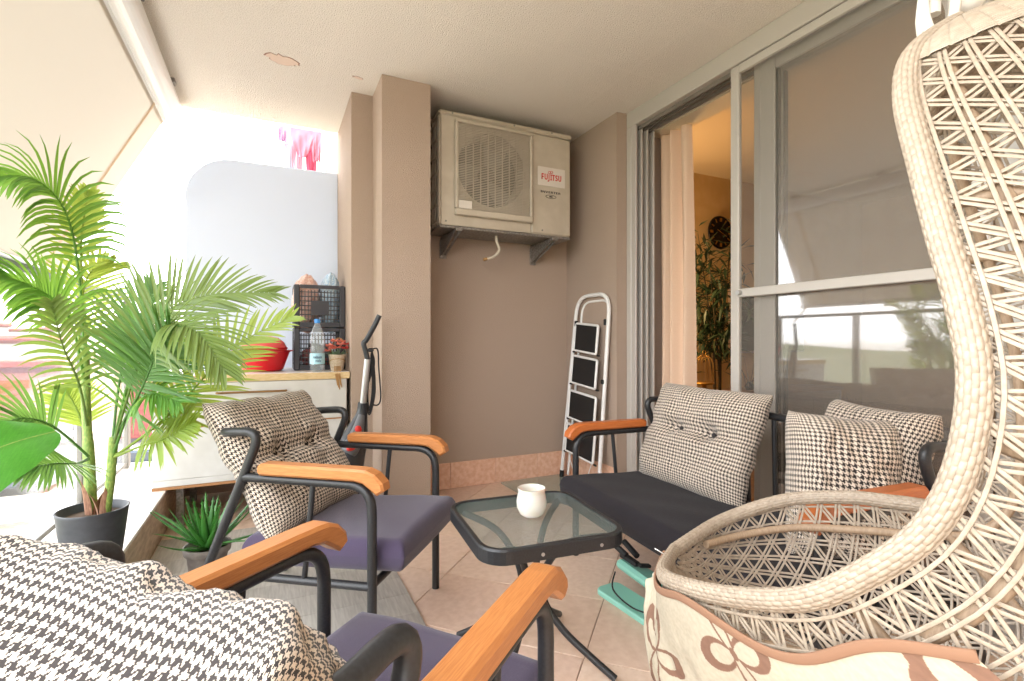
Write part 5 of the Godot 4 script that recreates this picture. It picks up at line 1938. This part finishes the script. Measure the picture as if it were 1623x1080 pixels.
# ---------- outdoors ----------
func car(at: Vector3, turn: float, paint: Material, label: String) -> void:
	var c := thing("parked_car", label, "car", at, turn, "cars parked in the street")
	var low := PackedVector2Array([Vector2(-2.1, 0.3), Vector2(2.1, 0.3), Vector2(2.15, 0.55), Vector2(2.0, 0.78), Vector2(1.1, 0.92), Vector2(-1.8, 0.95), Vector2(-2.12, 0.8)])
	var top := PackedVector2Array([Vector2(-1.75, 0.93), Vector2(1.05, 0.91), Vector2(0.35, 1.42), Vector2(-1.1, 1.45)])
	var m := MB.new()
	m.prism(low, -0.85, 0.85, Transform3D.IDENTITY, 0.08)
	obj("body", m, paint, c)
	m = MB.new()
	m.prism(top, -0.72, 0.72, Transform3D.IDENTITY, 0.06)
	obj("cabin", m, M.window_out, c)
	obj("roof", bx(Vector3(-0.38, 1.455, 0), Vector3(1.4, 0.04, 1.26), 0.015), paint, c)
	for x in [-1.3, 1.3]:
		for z in [-0.8, 0.8]:
			m = MB.new()
			m.tube([Vector3(x, 0.32, z - 0.1), Vector3(x, 0.32, z + 0.1)], 0.32, 16)
			obj("wheel", m, M.rubber, c)

func tree(at: Vector3, h: float, r: float, label: String, k: int) -> void:
	var t := thing("street_tree", label, "tree", at, 0, "trees along the street")
	obj("trunk", tb(spline([Vector3(0, 0, 0), Vector3(0.08, h * 0.35, 0.05), Vector3(0, h * 0.7, 0)], 4), [0.14, 0.13, 0.12, 0.11, 0.1, 0.09, 0.08, 0.07, 0.05], 8), M.bark, t)
	for b in 4:
		var a := TAU * b / 4 + k
		obj("limb", tb([Vector3(0.05, h * 0.4, 0.03), Vector3(cos(a) * r * 0.5, h * 0.68, sin(a) * r * 0.5)], [0.06, 0.02], 6), M.bark, t)
	var m := MB.new()
	for q in 1500:
		var d := Vector3(rng.randfn(), rng.randfn(), rng.randfn()).normalized() * pow(rng.randf(), 0.4)
		var c := Vector3(0, h * 0.7, 0) + d * Vector3(r, h * 0.34, r) * (0.75 + 0.3 * sin(d.x * 7.0 + k) * sin(d.z * 6.0 + d.y * 5.0))
		leaf_blade(m, c, Vector3(rng.randfn(), rng.randfn() * 0.6, rng.randfn()).normalized(), 0.32, 0.2)
	obj("crown", m, M.tree[k % 2], t)

func outdoors() -> void:
	var G := -5.5
	struct("ground", bx(V(0, G - 0.25, 0), Vector3(700, 0.5, 700)), M.land)
	struct("added_bounce_ground", bx(V(-6.6, G + 0.004, 4), Vector3(11.0, 0.012, 38)), M.concrete)  # pale unseen ground added to bounce light up to the balcony ceiling
	struct("pavement", bx(V(-10, G + 0.06, 25.5), Vector3(120, 0.12, 4)), M.pavement)
	struct("road", bx(V(-10, G + 0.002, 34.5), Vector3(160, 0.012, 14)), M.asphalt)
	struct("pavement_far", bx(V(-10, G + 0.06, 44.5), Vector3(120, 0.12, 6)), M.pavement)
	# low pink building across the street
	var b := thing("street_building", "low pink building with white pillars and red roof across the street", "building", V(-16, G, 49), PI / 2)
	obj("wall", bx(Vector3(-4, 2.4, 0), Vector3(8, 4.8, 46)), M.pink_wall, b)
	obj("roof", bx(Vector3(-4, 5.05, 0), Vector3(9.2, 0.5, 47), 0.1), M.roof, b)
	obj("fascia", bx(Vector3(0.3, 4.55, 0), Vector3(0.5, 0.5, 46.4)), M.out_white, b)
	for k in 14:
		var z := -21.0 + 3.2 * k
		obj("pillar", bx(Vector3(0.35, 2.15, z), Vector3(0.4, 4.28, 0.4)), M.out_white, b)
		var w := obj("window", bx(Vector3(0.06, 3.4, z + 1.6), Vector3(0.1, 1.5, 2.2)), M.window_out, b)
		for e in [-0.55, 0.0, 0.55]:
			obj("mullion", bx(Vector3(0.12, 3.4, z + 1.6 + e), Vector3(0.06, 1.5, 0.08)), M.out_white, w)
		obj("sill", bx(Vector3(0.15, 2.6, z + 1.6), Vector3(0.3, 0.1, 2.4)), M.out_white, w)
	for k in 5:
		var hb := thing("far_house", ["low white house with red roof behind the pink building", "tall pale apartment block behind the pink building", "squat cream house on the rise beyond the street", "grey flat roofed block beyond the street", "white house with red roof far beyond the street"][k], "house", V([-26, -44, -52, -14, -33][k], G, [72, 104, 150, 84, 126][k]), PI / 2)
		var hh: float = [6.2, 8.6, 8.4, 7.0, 8.2][k]
		obj("wall", bx(Vector3(0, hh / 2, 0), Vector3(10, hh, 11)), M.out_white, hb)
		obj("roof", bx(Vector3(0, hh + 0.4, 0), Vector3(11, 0.8, 12), 0.3), M.roof if k != 3 else M.pavement, hb)
		for i in 3:
			for j in 2:
				obj("window", bx(Vector3(5.02, 2.0 + 2.8 * j, -3.5 + 3.5 * i), Vector3(0.1, 1.4, 1.3)), M.window_out, hb)
	var spots := [[-14.2, 43.5, 4.2, 1.6, "round street tree in front of the pink building"], [-17.4, 42.8, 3.2, 1.1, "small street tree beside the round one"], [-8.0, 43.6, 4.4, 1.7, "broad street tree far along the pink building"], [-10.6, 26.0, 2.4, 0.9, "young tree on the near pavement"], [-30.0, 62.0, 6.6, 2.8, "tall tree behind the pink building"]]
	for k in spots.size():
		var s = spots[k]
		tree(V(s[0], G, s[1]), s[2], s[3], s[4], k)
	car(V(-10.6, G + 0.01, 28.8), 0.0, M.cars[0], "slate blue parked car at the near side of the street")
	car(V(-5.4, G + 0.01, 28.9), 0.0, M.cars[1], "light grey parked car at the near side of the street")
	car(V(-17.5, G + 0.01, 40.2), PI, M.cars[2], "dark red parked car across the street")
	car(V(-12.2, G + 0.01, 40.3), PI, M.cars[1], "light grey parked car across the street")
	var hl := MB.new()
	var pts := []
	for j in 5:
		for i in 40:
			var x := -320.0 + 560.0 * i / 39.0
			pts.append(V(x, G + [0.0, 3.5, 6.0, 8.0, 0.0][j] * (0.7 + 0.3 * sin(i * 0.7) * sin(i * 0.23 + 1.0)), 170.0 + 35.0 * j))
	hl.grid(pts, 40, 5)
	struct("hills", hl, M.land)
